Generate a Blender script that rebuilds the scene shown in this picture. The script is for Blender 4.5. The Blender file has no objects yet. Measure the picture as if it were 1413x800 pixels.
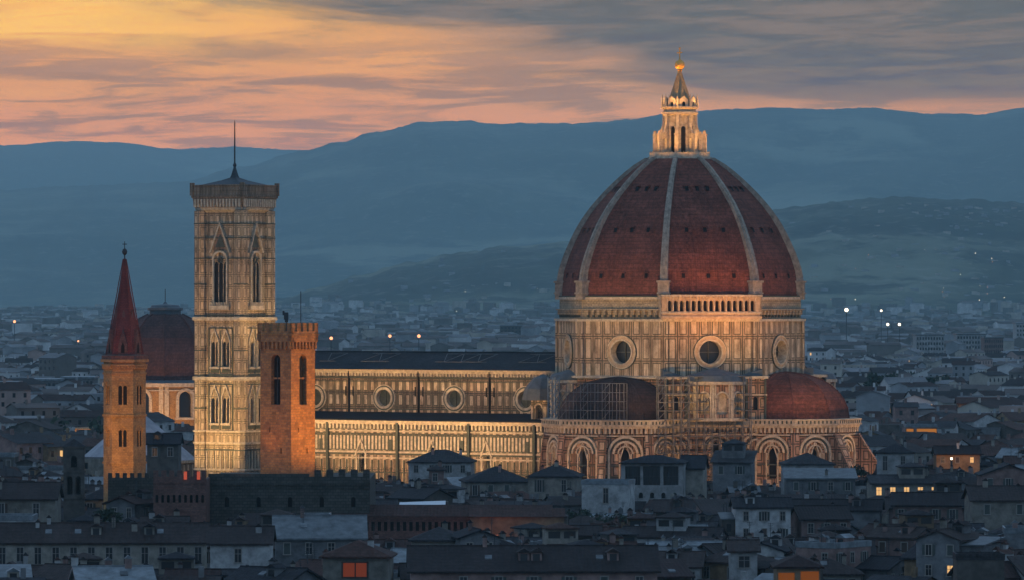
import bpy, math, random
from mathutils import Vector, Matrix, noise
R = math.radians
random.seed(7)
sc = bpy.context.scene
col = sc.collection

# ------------------------------------------------------------------ camera
F = 7303.0            # focal length in photo pixels (1413 wide)
CAMH = 55.0
HOR = 412.0
cam = bpy.data.cameras.new('camera'); camo = bpy.data.objects.new('camera', cam); col.objects.link(camo)
camo.location = (0, 0, CAMH); camo.rotation_euler = (R(90), 0, 0)
cam.sensor_width = 36; cam.lens = 36 * F / 1413; cam.shift_y = 12 / 1413
cam.clip_start = 1; cam.clip_end = 60000
sc.camera = camo
def X(px, Y): return (px - 706.5) / F * Y
def Z(py, Y): return CAMH - (py - HOR) / F * Y

# ------------------------------------------------------------------ render / exposure
sc.view_settings.view_transform = 'Standard'; sc.view_settings.look = 'None'
sc.view_settings.gamma = 1; sc.view_settings.exposure = 0
sc.cycles.use_denoising = True
sc.cycles.volume_bounces = 0
sc.cycles.max_bounces = 4; sc.cycles.diffuse_bounces = 2
sc.cycles.sample_clamp_indirect = 3

# ------------------------------------------------------------------ node helper
class G:
    def __init__(s, tree): s.t = tree; s.n = tree.nodes; s.l = tree.links
    def node(s, typ, **kw):
        n = s.n.new(typ)
        for k, v in kw.items(): setattr(n, k, v)
        return n
    def put(s, sock, v):
        if isinstance(v, bpy.types.NodeSocket): s.l.new(v, sock)
        elif v is not None:
            try: sock.default_value = v
            except Exception: sock.default_value = (v[0], v[1], v[2], 1)
    def m(s, op, a, b=None, c=None, clamp=False):
        n = s.node('ShaderNodeMath', operation=op, use_clamp=clamp)
        s.put(n.inputs[0], a)
        if b is not None: s.put(n.inputs[1], b)
        if c is not None: s.put(n.inputs[2], c)
        return n.outputs[0]
    def mix(s, f, a, b, mode='MIX'):
        n = s.node('ShaderNodeMix', data_type='RGBA', blend_type=mode)
        s.put(n.inputs[0], f)
        for i, v in ((6, a), (7, b)):
            if isinstance(v, tuple) and len(v) == 3: v = (*v, 1)
            s.put(n.inputs[i], v)
        return n.outputs[2]
    def noise(s, vec, scale=1, detail=4, rough=.55, dist=0):
        n = s.node('ShaderNodeTexNoise'); s.put(n.inputs['Vector'], vec)
        n.inputs['Scale'].default_value = scale; n.inputs['Detail'].default_value = detail
        n.inputs['Roughness'].default_value = rough; n.inputs['Distortion'].default_value = dist
        return n.outputs[0]
    def ramp(s, f, stops):
        n = s.node('ShaderNodeValToRGB'); s.put(n.inputs[0], f)
        e = n.color_ramp.elements
        while len(e) < len(stops): e.new(.5)
        for i, (p, c) in enumerate(stops):
            e[i].position = p; e[i].color = (*c, 1) if len(c) == 3 else c
        return n.outputs[0]
    def step(s, f, a, b):
        n = s.node('ShaderNodeMapRange', interpolation_type='SMOOTHSTEP', clamp=True)
        s.put(n.inputs[0], f); n.inputs[1].default_value = a; n.inputs[2].default_value = b
        return n.outputs[0]
    def comb(s, x, y, z=0):
        n = s.node('ShaderNodeCombineXYZ'); s.put(n.inputs[0], x); s.put(n.inputs[1], y); s.put(n.inputs[2], z)
        return n.outputs[0]
    def sep(s, v):
        n = s.node('ShaderNodeSeparateXYZ'); s.put(n.inputs[0], v); return n.outputs
def srgb(r, g, b):
    f = lambda c: (c / 255 / 12.92) if c <= 10 else ((c / 255 + .055) / 1.055) ** 2.4
    return (f(r), f(g), f(b))

# ------------------------------------------------------------------ world: dusk sky with lit clouds near the sunset
SUN_ROT, SUN_EL = R(-38), R(-1.5)
w = bpy.data.worlds.new('World'); sc.world = w; w.use_nodes = True
g = G(w.node_tree); g.n.clear()
tc = g.node('ShaderNodeTexCoord').outputs['Generated']
dx, dy, dz = g.sep(tc)
el = g.m('ARCSINE', dz)
az = g.m('ARCTAN2', dx, dy)
PX = g.m('MULTIPLY_ADD', az, F / 1413.0, .5)             # 0..1 over the stretch of sky behind the town
EV = g.m('MULTIPLY', el, F / 200.0)                        # 1 = two hundred px above the horizon
vec = g.comb(g.m('MULTIPLY', PX, 3.2), g.m('MULTIPLY_ADD', PX, .9, g.m('MULTIPLY', EV, 3.3)))
n1 = g.noise(vec, 1.0, 6, .58, .6)
vec2 = g.comb(g.m('MULTIPLY_ADD', PX, 5.0, 7.3), g.m('MULTIPLY_ADD', PX, -1.3, g.m('MULTIPLY', EV, 8.0)))
n2 = g.noise(vec2, 1.0, 7, .6, .8)
vec3 = g.comb(g.m('MULTIPLY_ADD', PX, 2.0, 3.3), g.m('MULTIPLY', EV, 2.4), 4.0)
n3 = g.noise(vec3, 1.0, 4, .5, .4)
wE = g.m('ADD', EV, g.m('MULTIPLY', g.m('SUBTRACT', n1, .5), .9))
base = g.ramp(g.m('DIVIDE', wE, 4.0), [
    (.20, srgb(208, 145, 118)), (.30, srgb(208, 146, 114)), (.37, srgb(214, 152, 108)), (.43, srgb(232, 164, 100)),
    (.50, srgb(243, 178, 98)), (.62, srgb(225, 185, 130)), (.80, srgb(150, 140, 140)), (1.0, srgb(104, 112, 124))])
# right part: less yellow, more rose and grey
rx = g.step(g.m('ADD', PX, g.m('MULTIPLY', g.m('SUBTRACT', n3, .5), .5)), .28, .62)
base = g.mix(g.m('MULTIPLY', rx, .62), base, srgb(180, 143, 120))
# mauve grey band low on the left
n4 = g.noise(g.comb(g.m('MULTIPLY_ADD', PX, 14.0, 1.3), g.m('MULTIPLY_ADD', PX, -3, g.m('MULTIPLY', EV, 17.0))), 1.0, 6, .65, .5)
n2f = g.m('MULTIPLY_ADD', g.m('SUBTRACT', n4, .5), .5, n2)
band = g.m('MULTIPLY', g.step(n2f, .40, .60), g.step(EV, 2.0, 1.45))
base = g.mix(g.m('MULTIPLY', band, .8), base, srgb(142, 119, 110))
# soft dark streaks high in the middle
st = g.m('MULTIPLY', g.step(n1, .50, .62), g.step(EV, 1.45, 1.75))
base = g.mix(g.m('MULTIPLY', st, .55), base, srgb(140, 118, 104))
# big slate cloud from the upper middle to the right
diag = g.m('ADD', g.m('MULTIPLY_ADD', PX, 1.35, g.m('MULTIPLY', EV, .95)), g.m('MULTIPLY', g.m('SUBTRACT', n1, .5), .9))
gr = g.step(diag, 2.10, 2.46)
gr = g.m('MULTIPLY', gr, g.step(EV, 1.22, 1.48))
base = g.mix(g.m('MULTIPLY', gr, .95), base, g.mix(g.step(n2f, .38, .64), srgb(93, 99, 101), srgb(119, 111, 106)))
k4 = g.m('MULTIPLY_ADD', g.m('SUBTRACT', n4, .5), .42, 1.0)
base = g.mix(1.0, base, g.comb(k4, k4, k4), 'MULTIPLY')
# bright gold patch at the upper left
gold = g.m('MULTIPLY', g.step(PX, .34, .02), g.m('MULTIPLY', g.step(EV, 1.62, 1.86), g.step(n2, .62, .44)))
base = g.mix(g.m('MULTIPLY', gold, .8), base, srgb(252, 196, 106))
# rose line above the ridge
rose = g.m('MULTIPLY', g.step(EV, 1.42, 1.25), g.step(n2, .56, .45))
base = g.mix(g.m('MULTIPLY', rose, .6), base, srgb(212, 148, 116))
sky = g.node('ShaderNodeTexSky', sky_type='NISHITA', sun_disc=False)
sky.sun_elevation = R(1.0); sky.sun_rotation = SUN_ROT; sky.altitude = 50; sky.dust_density = 1.5; sky.ozone_density = 3
near = g.m('MULTIPLY', g.step(el, R(9), R(3.8)), g.step(g.m('ABSOLUTE', az), R(60), R(25)))   # the lit cloud field sits low in the north west
SKY_GAIN = 1.0; BLUE = .30
upper = g.mix(1.0, sky.outputs[0], (0.62, .86, 1.28, 1), 'MULTIPLY')
bg1 = g.node('ShaderNodeBackground'); g.put(bg1.inputs[0], upper); bg1.inputs[1].default_value = 0.12
bg0 = g.node('ShaderNodeBackground'); g.put(bg0.inputs[0], (.275, .41, .58, 1)); bg0.inputs[1].default_value = 1.0
addb = g.node('ShaderNodeAddShader'); g.l.new(bg1.outputs[0], addb.inputs[0]); g.l.new(bg0.outputs[0], addb.inputs[1])
# the low sky is seen through kilometres of air: it is as much brighter and warmer than what reaches the eye
AIR = (.078, .155, .225)
tau = g.m('DIVIDE', 0.43e-4 * 1055, g.m('MAXIMUM', el, .0285))
it = g.m('EXPONENT', tau)
itm = g.m('SUBTRACT', it, 1.0)
def vm(op, a, b):
    n = g.node('ShaderNodeVectorMath', operation=op); g.put(n.inputs[0], a)
    if isinstance(b, tuple): n.inputs[1].default_value = b
    else: g.put(n.inputs[1], b)
    return n.outputs[0]
base = vm('SUBTRACT', vm('MULTIPLY', base, g.comb(it, it, it)), vm('MULTIPLY', g.comb(itm, itm, itm), AIR))
base = vm('MAXIMUM', base, (0, 0, 0))
bg2 = g.node('ShaderNodeBackground'); g.put(bg2.inputs[0], base); bg2.inputs[1].default_value = SKY_GAIN
mx = g.node('ShaderNodeMixShader'); g.put(mx.inputs[0], near)
g.l.new(addb.outputs[0], mx.inputs[1]); g.l.new(bg2.outputs[0], mx.inputs[2])
wo = g.node('ShaderNodeOutputWorld'); g.l.new(mx.outputs[0], wo.inputs[0])

# ------------------------------------------------------------------ floodlights
FLOODS = 1.0
def flood(loc, target, power, color=(1, .56, .2), deg=60, blend=.8, radius=.6):
    l = bpy.data.lights.new('floodlight', 'SPOT'); o = bpy.data.objects.new('floodlight', l); col.objects.link(o)
    l.energy = power * FLOODS; l.color = color; l.spot_size = R(deg); l.spot_blend = blend; l.shadow_soft_size = radius
    o.location = loc
    d = Vector(target) - Vector(loc)
    o.rotation_euler = d.to_track_quat('-Z', 'Y').to_euler()
    return o

CROT = R(-31.7)
CC = Vector((41.2, 1300.0, 0))
CR = Matrix.Translation(CC) @ Matrix.Rotation(CROT, 4, 'Z')
def cl(x, y, z): return tuple(CR @ Vector((x, y, z)))
def pol(a, r): return (r * math.cos(R(a)), r * math.sin(R(a)))
WARM = (1, .60, .24); ORG = (1, .42, .09); YEL = (1, .62, .24); REDD = (1, .36, .13)
# south wall of the church, aisle and clerestory
for s_ in (-36, -48, -60, -72, -84, -95):
    flood(cl(s_, -40, 13), cl(s_, -20, 20), 13500, WARM, 95)
    flood(cl(s_, -44, 24), cl(s_, -11, 33), 9500, WARM, 75)
# drum
flood(cl(30, -78, 28), cl(12, -26, 45), 70000, WARM, 50)
flood(cl(-30, -70, 28), cl(-6, -27, 45), 32000, YEL, 50)
flood(cl(72, -28, 28), cl(27, -3, 44), 40000, WARM, 50)
for u in (-8, 0, 8):
    a = pol(-45, 45); flood(cl(a[0] + u * .707, a[1] + u * .707, 38), cl(a[0] * .63 + u * .707, a[1] * .63 + u * .707, 52), 5500, ORG, 75)
# tile shell of the dome
a = pol(-45, 90); flood(cl(a[0], a[1], 36), cl(18, -18, 56), 85000, REDD, 26, 1)
flood(cl(-22, -84, 38), cl(-4, -26, 55), 34000, WARM, 28, 1)
flood(cl(84, -20, 38), cl(27, -6, 55), 26000, REDD, 28, 1)
# lantern
for k in range(8):
    a = pol(k * 45, 17); b = pol(k * 45, 3); flood(cl(a[0], a[1], 87.5), cl(b[0], b[1], 99), 11500, (1, .46, .10), 58, .9, .3)
for k in range(4):
    a = pol(k * 90 - 70, 8); b = pol(k * 90 - 70, 1); flood(cl(a[0], a[1], 100.5), cl(b[0], b[1], 109), 4600, (1, .48, .12), 60, .9, .1)
# tribunes and lower body
for k, p in ((-90, 12000), (-60, 12000), (-118, 10000), (-45, 8000), (-28, 11000), (0, 11000), (12, 9000)):
    a = pol(k, 68); b = pol(k, 42); flood(cl(a[0], a[1], 13), cl(b[0], b[1], 19), p, (1, .50, .17), 90)
# free standing tower by the facade
for x_, y_, z_, tz, p, d in ((-118, -66, 14, 27, 44000, 60), (-106, -66, 14, 27, 44000, 60), (-112, -74, 15, 64, 90000, 36), (-80, -36, 27, 36, 24000, 80), (-76, -40, 27, 64, 60000, 46)):
    flood(cl(x_, y_, z_), cl(-112, -30, tz), p, YEL if tz < 40 else WARM, d)

# ------------------------------------------------------------------ materials
def mat(name, build, rough=.9, metal=0, spec=.2):
    m = bpy.data.materials.new(name); m.use_nodes = True
    g = G(m.node_tree); b = g.n['Principled BSDF']
    b.inputs['Roughness'].default_value = rough; b.inputs['Metallic'].default_value = metal
    b.inputs['Specular IOR Level'].default_value = spec
    c = build(g, b)
    if c is not None: g.put(b.inputs['Base Color'], c if not isinstance(c, tuple) else (*c[:3], 1))
    return m
def uvof(g): return g.node('ShaderNodeTexCoord').outputs['UV']
def obof(g): return g.node('ShaderNodeTexCoord').outputs['Object']
def scaled(c, k): return tuple(min(1, a * k) for a in c)
def noisy(c, lo=.7, hi=1.2, scale=.5, rnd=0.0):
    def f(g, b):
        n = g.noise(obof(g), scale, 6, .65)
        v = g.ramp(n, [(.3, scaled(c, lo)), (.7, scaled(c, hi))])
        if rnd:
            r = g.node('ShaderNodeObjectInfo').outputs['Random']
            k = g.m('MULTIPLY_ADD', r, rnd, 1 - rnd / 2)
            v = g.mix(1.0, v, g.comb(k, k, k), 'MULTIPLY')
        return v
    return f
def marble(cw, ch, t=.2, inner=.5, base=(.60, .50, .37), ground=(.30, .22, .15), line=(.05, .05, .035), pink=.25, off=0.0):
    """white marble panels in dark green frames: cells cw x ch metres"""
    def f(g, b):
        uv = uvof(g); u, v, _ = g.sep(uv)
        du = g.m('PINGPONG', u, cw / 2); dv = g.m('PINGPONG', g.m('ADD', v, off), ch / 2)
        d = g.m('MINIMUM', du, dv)
        l1 = g.m('LESS_THAN', d, t * .55)
        l2 = g.m('LESS_THAN', g.m('ABSOLUTE', g.m('SUBTRACT', d, inner)), t * .5)
        ins = g.m('GREATER_THAN', d, inner)
        n = g.noise(obof(g), .35, 6, .7)
        n2_ = g.noise(obof(g), 1.6, 4, .7)
        c = g.mix(ins, ground, base)
        c = g.mix(1.0, c, g.ramp(n, [(.3, (.62, .60, .58)), (.7, (1.15, 1.12, 1.1))]), 'MULTIPLY')
        pk = g.m('MULTIPLY', g.step(g.noise(obof(g), .09, 3, .5), .42, .6), pink)
        c = g.mix(pk, c, (.42, .24, .17))
        c = g.mix(g.m('MULTIPLY', g.m('MAXIMUM', l1, l2), .88), c, line)
        c = g.mix(g.m('MULTIPLY', g.step(n2_, .5, .72), .5), c, scaled(base, .3))
        sk = g.noise(g.comb(g.m('MULTIPLY', u, .9), g.m('MULTIPLY', v, .13), 0), 1.0, 6, .7)
        c = g.mix(1.0, c, g.ramp(sk, [(.36, (.42, .38, .34)), (.56, (1, 1, 1))]), 'MULTIPLY')
        return c
    return f
def brick(c1, c2, mort, scale=1.0):
    def f(g, b):
        uv = uvof(g)
        t = g.node('ShaderNodeTexBrick'); g.put(t.inputs['Vector'], uv)
        t.inputs['Color1'].default_value = (*c1, 1); t.inputs['Color2'].default_value = (*c2, 1); t.inputs['Mortar'].default_value = (*mort, 1)
        t.inputs['Scale'].default_value = scale; t.inputs['Brick Width'].default_value = .55; t.inputs['Row Height'].default_value = .32
        t.inputs['Mortar Size'].default_value = .03
        n = g.noise(obof(g), .6, 6, .7); n_ = g.noise(obof(g), 3, 3, .7)
        k = g.m('ADD', g.m('MULTIPLY_ADD', n, 1.4, -.2), g.m('MULTIPLY', n_, 1.0))
        return g.mix(1.0, t.outputs[0], g.comb(k, k, k), 'MULTIPLY')
    return f
def tiles(c, bump=True, rnd=.0, vs=.9):
    def f(g, b):
        uv = uvof(g); u, v, _ = g.sep(uv)
        n = g.noise(g.comb(g.m('MULTIPLY', u, 1.4), g.m('MULTIPLY', v, 1.4), 0), vs, 5, .75)
        nb = g.noise(obof(g), .22, 5, .65)
        c_ = g.ramp(g.m('MULTIPLY_ADD', n, .6, g.m('MULTIPLY', nb, .4)), [(.36, scaled(c, .38)), (.50, c), (.64, scaled(c, 1.8))])
        rows = g.m('LESS_THAN', g.m('PINGPONG', v, .55), .12)
        c_ = g.mix(g.m('MULTIPLY', rows, .35), c_, scaled(c, .35))
        if rnd:
            r = g.node('ShaderNodeObjectInfo').outputs['Random']
            k = g.m('MULTIPLY_ADD', r, rnd, 1 - rnd / 2)
            c_ = g.mix(1.0, c_, g.comb(k, g.m('MULTIPLY_ADD', k, .9, .1), g.m('MULTIPLY_ADD', k, .7, .3)), 'MULTIPLY')
        bp = g.node('ShaderNodeBump'); bp.inputs['Strength'].default_value = .6; bp.inputs['Distance'].default_value = .15
        g.put(bp.inputs['Height'], g.m('MULTIPLY_ADD', g.m('PINGPONG', u, .3), 1.5, n)); g.l.new(bp.outputs[0], b.inputs['Normal'])
        return c_
    return f
def emis(c, s):
    def f(g, b):
        b.inputs['Emission Color'].default_value = (*c, 1); b.inputs['Emission Strength'].default_value = s
        return scaled(c, .3)
    return f
M = {}
M['marble'] = mat('marble', noisy((.52, .43, .32), .5, 1.2, 1.1))
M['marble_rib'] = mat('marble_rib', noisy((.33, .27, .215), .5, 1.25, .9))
M['marble_drum'] = mat('marble_drum', marble(2.7, 5.9, .22, .56, off=1.2, ground=(.42, .33, .23)))
M['marble_clere'] = mat('marble_clerestory', marble(2.1, 3.6, .22, .50, off=.9, ground=(.24, .185, .13)))
M['marble_aisle'] = mat('marble_aisle', marble(1.9, 4.2, .2, .42, base=(.62, .50, .37), off=.2, ground=(.36, .27, .19)))
M['marble_body'] = mat('marble_body', marble(2.6, 3.2, .26, .62, base=(.56, .42, .29), ground=(.33, .20, .13), pink=.7, off=.3))
M['marble_tower'] = mat('marble_tower', marble(1.9, 3.05, .2, .46, base=(.66, .53, .37), ground=(.52, .41, .28), line=(.13, .11, .07), pink=.35))
M['marble_cornice'] = mat('marble_cornice', marble(.9, 1.3, .1, .35, base=(.50, .42, .34), pink=.6))
M['marble_niche'] = mat('marble_gallery', noisy((.50, .36, .24), .6, 1.15, .9))
M['green_marble'] = mat('green_marble', noisy((.07, .075, .06), .7, 1.3, 1))
M['rough_stone'] = mat('rough_masonry', brick((.38, .30, .20), (.28, .22, .15), (.16, .13, .1), .6))
M['dome_tile'] = mat('dome_tile', tiles((.135, .045, .030), vs=.8))
M['dome_tile_old'] = mat('dome_tile_old', tiles((.075, .036, .032), vs=.8))
M['tile_dark'] = mat('dome_tile_dark', tiles((.040, .024, .022), vs=.8))  # darker version of the dome tile, for the left half dome only
M['lead'] = mat('lead_roof', noisy((.09, .10, .11), .7, 1.3, .6), .6)
M['glass'] = mat('dark_glass', lambda g, b: (.012, .014, .018), .25, 0, .5)
M['dark'] = mat('dark_opening', lambda g, b: (.012, .010, .010), .9)
M['gold'] = mat('gilded_copper', noisy((.80, .42, .10), .7, 1.1, 2), .5, .45)
M['iron'] = mat('dark_iron', noisy((.04, .045, .05), .7, 1.3, 2), .6, .3)
M['steel'] = mat('scaffold_steel', noisy((.15, .145, .14), .6, 1.3, 1), .6, .1)
M['brick'] = mat('red_brick', brick((.42, .20, .07), (.24, .11, .05), (.22, .15, .09), .7))
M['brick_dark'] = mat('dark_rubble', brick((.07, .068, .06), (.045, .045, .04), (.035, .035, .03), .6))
M['brick_ochre'] = mat('ochre_stone', brick((.36, .21, .085), (.27, .15, .065), (.22, .14, .07)))
M['brick_rose'] = mat('rose_brick', brick((.15, .075, .06), (.10, .05, .042), (.09, .065, .055)))
M['spire_tile'] = mat('spire_brick', brick((.17, .045, .035), (.12, .035, .03), (.08, .03, .03)))
M['white_roof'] = mat('white_marble_roof', noisy((.33, .33, .36), .7, 1.15, .4))
M['roof1'] = mat('roof_tile_brown', tiles((.026, .020, .020), rnd=1.0))
M['roof2'] = mat('roof_tile_grey', tiles((.022, .022, .026), rnd=1.0))
M['roof3'] = mat('roof_tile_red', tiles((.040, .021, .018), rnd=1.0))
M['roof_zinc'] = mat('zinc_roof', noisy((.10, .115, .125), .5, 1.5, .7, .9), .5)
WALLC = {'cream': (.22, .205, .175), 'ochre': (.20, .14, .085), 'white': (.34, .345, .34), 'grey': (.14, .145, .15), 'pink': (.21, .14, .125), 'stone': (.085, .078, .07)}
for k, c in WALLC.items(): M[k] = mat(k + '_plaster', noisy(c, .42, 1.2, .55, .5))
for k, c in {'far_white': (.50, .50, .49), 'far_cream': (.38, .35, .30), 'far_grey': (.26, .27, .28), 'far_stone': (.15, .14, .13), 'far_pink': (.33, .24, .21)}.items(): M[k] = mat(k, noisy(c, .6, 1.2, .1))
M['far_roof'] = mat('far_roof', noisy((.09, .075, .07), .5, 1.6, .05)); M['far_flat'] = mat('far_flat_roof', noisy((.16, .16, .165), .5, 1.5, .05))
M['shutter'] = mat('shutter_green', noisy((.05, .06, .055), .7, 1.3, 1, .6))
M['shutter_b'] = mat('shutter_brown', noisy((.07, .05, .04), .7, 1.3, 1, .6))
M['frame'] = mat('window_frame_stone', noisy((.24, .23, .21), .8, 1.1, 1))
M['lit'] = mat('lit_window', emis((1, .55, .2), .9))
M['lamp'] = mat('lamp_glow', emis((1, .40, .18), 2.2))
M['lamp_white'] = mat('lamp_glow_white', emis((1, .84, .58), 4))
M['bark'] = mat('bark', noisy((.06, .05, .04), .7, 1.2, 2))
M['leaf'] = mat('foliage', noisy((.045, .065, .035), .5, 1.5, .6))
M['leaf2'] = mat('foliage_dark', noisy((.03, .045, .03), .5, 1.5, .6))
M['cloth_white'] = mat('white_awning', noisy((.6, .62, .65), .9, 1.05, 1))
M['cloth_red'] = mat('red_banner', noisy((.45, .09, .06), .8, 1.2, 1))

# ------------------------------------------------------------------ mesh builder
def empty(name, loc=(0, 0, 0), rz=0, label=None, cat=None, group=None):
    o = bpy.data.objects.new(name, None); col.objects.link(o)
    o.location = loc; o.rotation_euler = (0, 0, rz); o.empty_display_size = .1
    tag(o, label, cat, group); return o
def tag(o, label=None, cat=None, group=None, kind=None):
    if label: o['label'] = label
    if cat: o['category'] = cat
    if group: o['group'] = group
    if kind: o['kind'] = kind
    return o
class MB:
    def __init__(s): s.v = []; s.f = []; s.mi = []; s.sm = []; s.M = None
    def add(s, pts, mi=0, sm=False):
        i = len(s.v)
        if s.M is not None: pts = [s.M @ Vector(p) for p in pts]
        s.v.extend([tuple(p) for p in pts]); s.f.append(tuple(range(i, i + len(pts)))); s.mi.append(mi); s.sm.append(sm)
    def box(s, x0, x1, y0, y1, z0, z1, mi=0):
        p = [(x0, y0, z0), (x1, y0, z0), (x1, y1, z0), (x0, y1, z0), (x0, y0, z1), (x1, y0, z1), (x1, y1, z1), (x0, y1, z1)]
        for q in ((0, 3, 2, 1), (4, 5, 6, 7), (0, 1, 5, 4), (1, 2, 6, 5), (2, 3, 7, 6), (3, 0, 4, 7)): s.add([p[k] for k in q], mi)
    def pbox(s, P, u0, u1, z0, z1, n0, n1, mi=0):
        p = [P(u0, z0, n0), P(u1, z0, n0), P(u1, z1, n0), P(u0, z1, n0), P(u0, z0, n1), P(u1, z0, n1), P(u1, z1, n1), P(u0, z1, n1)]
        for q in ((0, 3, 2, 1), (4, 5, 6, 7), (0, 1, 5, 4), (1, 2, 6, 5), (2, 3, 7, 6), (3, 0, 4, 7)): s.add([p[k] for k in q], mi)
    def prism(s, poly, z0, z1, mi=0, mtop=None):
        n = len(poly)
        for i in range(n):
            a, b = poly[i], poly[(i + 1) % n]
            s.add([(a[0], a[1], z0), (b[0], b[1], z0), (b[0], b[1], z1), (a[0], a[1], z1)], mi)
        s.add([(p[0], p[1], z1) for p in poly], mi if mtop is None else mtop)
        s.add([(p[0], p[1], z0) for p in reversed(poly)], mi)
    def lathe(s, prof, n, cx=0, cy=0, a0=0, mi=0, sm=False, arc=360, cap=False):
        """prof: (radius, z) from low to high"""
        def pt(r, z, k):
            a = R(a0 + arc * k / n); return (cx + r * math.cos(a), cy + r * math.sin(a), z)
        for k in range(n):
            for (r0, z0), (r1, z1) in zip(prof, prof[1:]):
                q = [pt(r0, z0, k), pt(r0, z0, k + 1), pt(r1, z1, k + 1), pt(r1, z1, k)]
                if r1 < 1e-4: q = q[:3]
                elif r0 < 1e-4: q = [q[0], q[2], q[3]]
                s.add(q, mi, sm)
        if cap: s.add([pt(prof[-1][0], prof[-1][1], k) for k in range(n)], mi)
    def tube(s, a, b, r, n=6, mi=0, r2=None):
        a, b = Vector(a), Vector(b); d = (b - a).normalized(); r2 = r if r2 is None else r2
        x = d.orthogonal().normalized(); y = d.cross(x)
        A = [a + (x * math.cos(t) + y * math.sin(t)) * r for t in [2 * math.pi * k / n for k in range(n)]]
        B = [b + (x * math.cos(t) + y * math.sin(t)) * r2 for t in [2 * math.pi * k / n for k in range(n)]]
        for k in range(n): s.add([A[k], A[(k + 1) % n], B[(k + 1) % n], B[k]], mi, True)
        s.add(B, mi); s.add(A[::-1], mi)
    def tri_prism(s, P, pts, n0, n1, mi=0):
        """pts: CCW (u,z) polygon extruded along n"""
        s.add([P(u, z, n1) for u, z in pts], mi); s.add([P(u, z, n0) for u, z in reversed(pts)], mi)
        k = len(pts)
        for i in range(k):
            a, b = pts[i], pts[(i + 1) % k]
            s.add([P(*a, n0), P(*b, n0), P(*b, n1), P(*a, n1)], mi)
    def arch_ring(s, P, uc, zs, r0, r1, n0, n1, mi=0, seg=14, a0=0, a1=180):
        for k in range(seg):
            t0, t1 = R(a0 + (a1 - a0) * k / seg), R(a0 + (a1 - a0) * (k + 1) / seg)
            c = lambda r, t: (uc + r * math.cos(t), zs + r * math.sin(t))
            s.add([P(*c(r0, t0), n1), P(*c(r1, t0), n1), P(*c(r1, t1), n1), P(*c(r0, t1), n1)], mi)
            s.add([P(*c(r1, t0), n1), P(*c(r1, t0), n0), P(*c(r1, t1), n0), P(*c(r1, t1), n1)], mi)
            s.add([P(*c(r0, t0), n0), P(*c(r0, t0), n1), P(*c(r0, t1), n1), P(*c(r0, t1), n0)], mi)
    def wall(s, P, u0, u1, z0, z1, holes=(), depth=.6, mi=0, mrev=None, mpane=None, seg=10):
        """front wall with real recessed holes: (uc, zb, w, zs, kind) ; kind rect/arch/point/circle"""
        mrev = mi if mrev is None else mrev
        H = []
        for (uc, zb, w, zs, kind) in holes:
            r = w / 2
            if kind == 'rect': zt = zs
            elif kind == 'arch': zt = zs + r
            elif kind == 'point': zt = zs + r * 1.5
            else: zt = zb + w
            H.append((uc - r, uc + r, zb, zt, zs, kind, uc, r))
        us = sorted({u0, u1, *[h[0] for h in H], *[h[1] for h in H]})
        us = [u for u in us if u0 - 1e-6 <= u <= u1 + 1e-6]
        for a, b in zip(us, us[1:]):
            if b - a < 1e-5: continue
            hs = sorted([h for h in H if h[0] <= a + 1e-5 and h[1] >= b - 1e-5], key=lambda h: h[2])
            z = z0
            for h in hs:
                if h[2] > z: s.add([P(a, z, 0), P(b, z, 0), P(b, h[2], 0), P(a, h[2], 0)], mi)
                z = h[3]
            if z < z1: s.add([P(a, z, 0), P(b, z, 0), P(b, z1, 0), P(a, z1, 0)], mi)
        for (a, b, zb, zt, zs, kind, uc, r) in H:
            if kind == 'circle':
                ring = [(uc + r * math.cos(2 * math.pi * k / 24), zb + r + r * math.sin(2 * math.pi * k / 24)) for k in range(24)]
                for q, (cu, cz) in enumerate(((b, zt), (a, zt), (a, zb), (b, zb))):
                    pts = [ring[(q * 6 + k) % 24] for k in range(7)]
                    for k in range(6): s.add([P(cu, cz, 0), P(*pts[k + 1], 0), P(*pts[k], 0)], mi)
            else:
                if kind == 'rect': top = [(b, zt), (a, zt)]
                elif kind == 'arch': top = [(uc + r * math.cos(math.pi * k / seg), zs + r * math.sin(math.pi * k / seg)) for k in range(seg + 1)]
                else:
                    half = [(uc + r * (1 - (k / (seg // 2)) ** 1.7), zs + 1.5 * r * (k / (seg // 2))) for k in range(seg // 2 + 1)]
                    top = half + [(2 * uc - u, z) for u, z in reversed(half[:-1])]
                if kind != 'rect':
                    h2 = len(top) // 2
                    for k in range(h2): s.add([P(b, zt, 0), P(*top[k + 1], 0), P(*top[k], 0)], mi)
                    for k in range(h2, len(top) - 1): s.add([P(a, zt, 0), P(*top[k + 1], 0), P(*top[k], 0)], mi)
                ring = [(a, zb), (b, zb)] + top
            n = len(ring)
            for k in range(n):
                p, q = ring[k], ring[(k + 1) % n]
                if abs(p[0] - q[0]) + abs(p[1] - q[1]) < 1e-6: continue
                s.add([P(*q, 0), P(*p, 0), P(*p, -depth), P(*q, -depth)], mrev)
            if mpane is not None: s.add([P(u, z, -depth) for u, z in ring], mpane)
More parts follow.
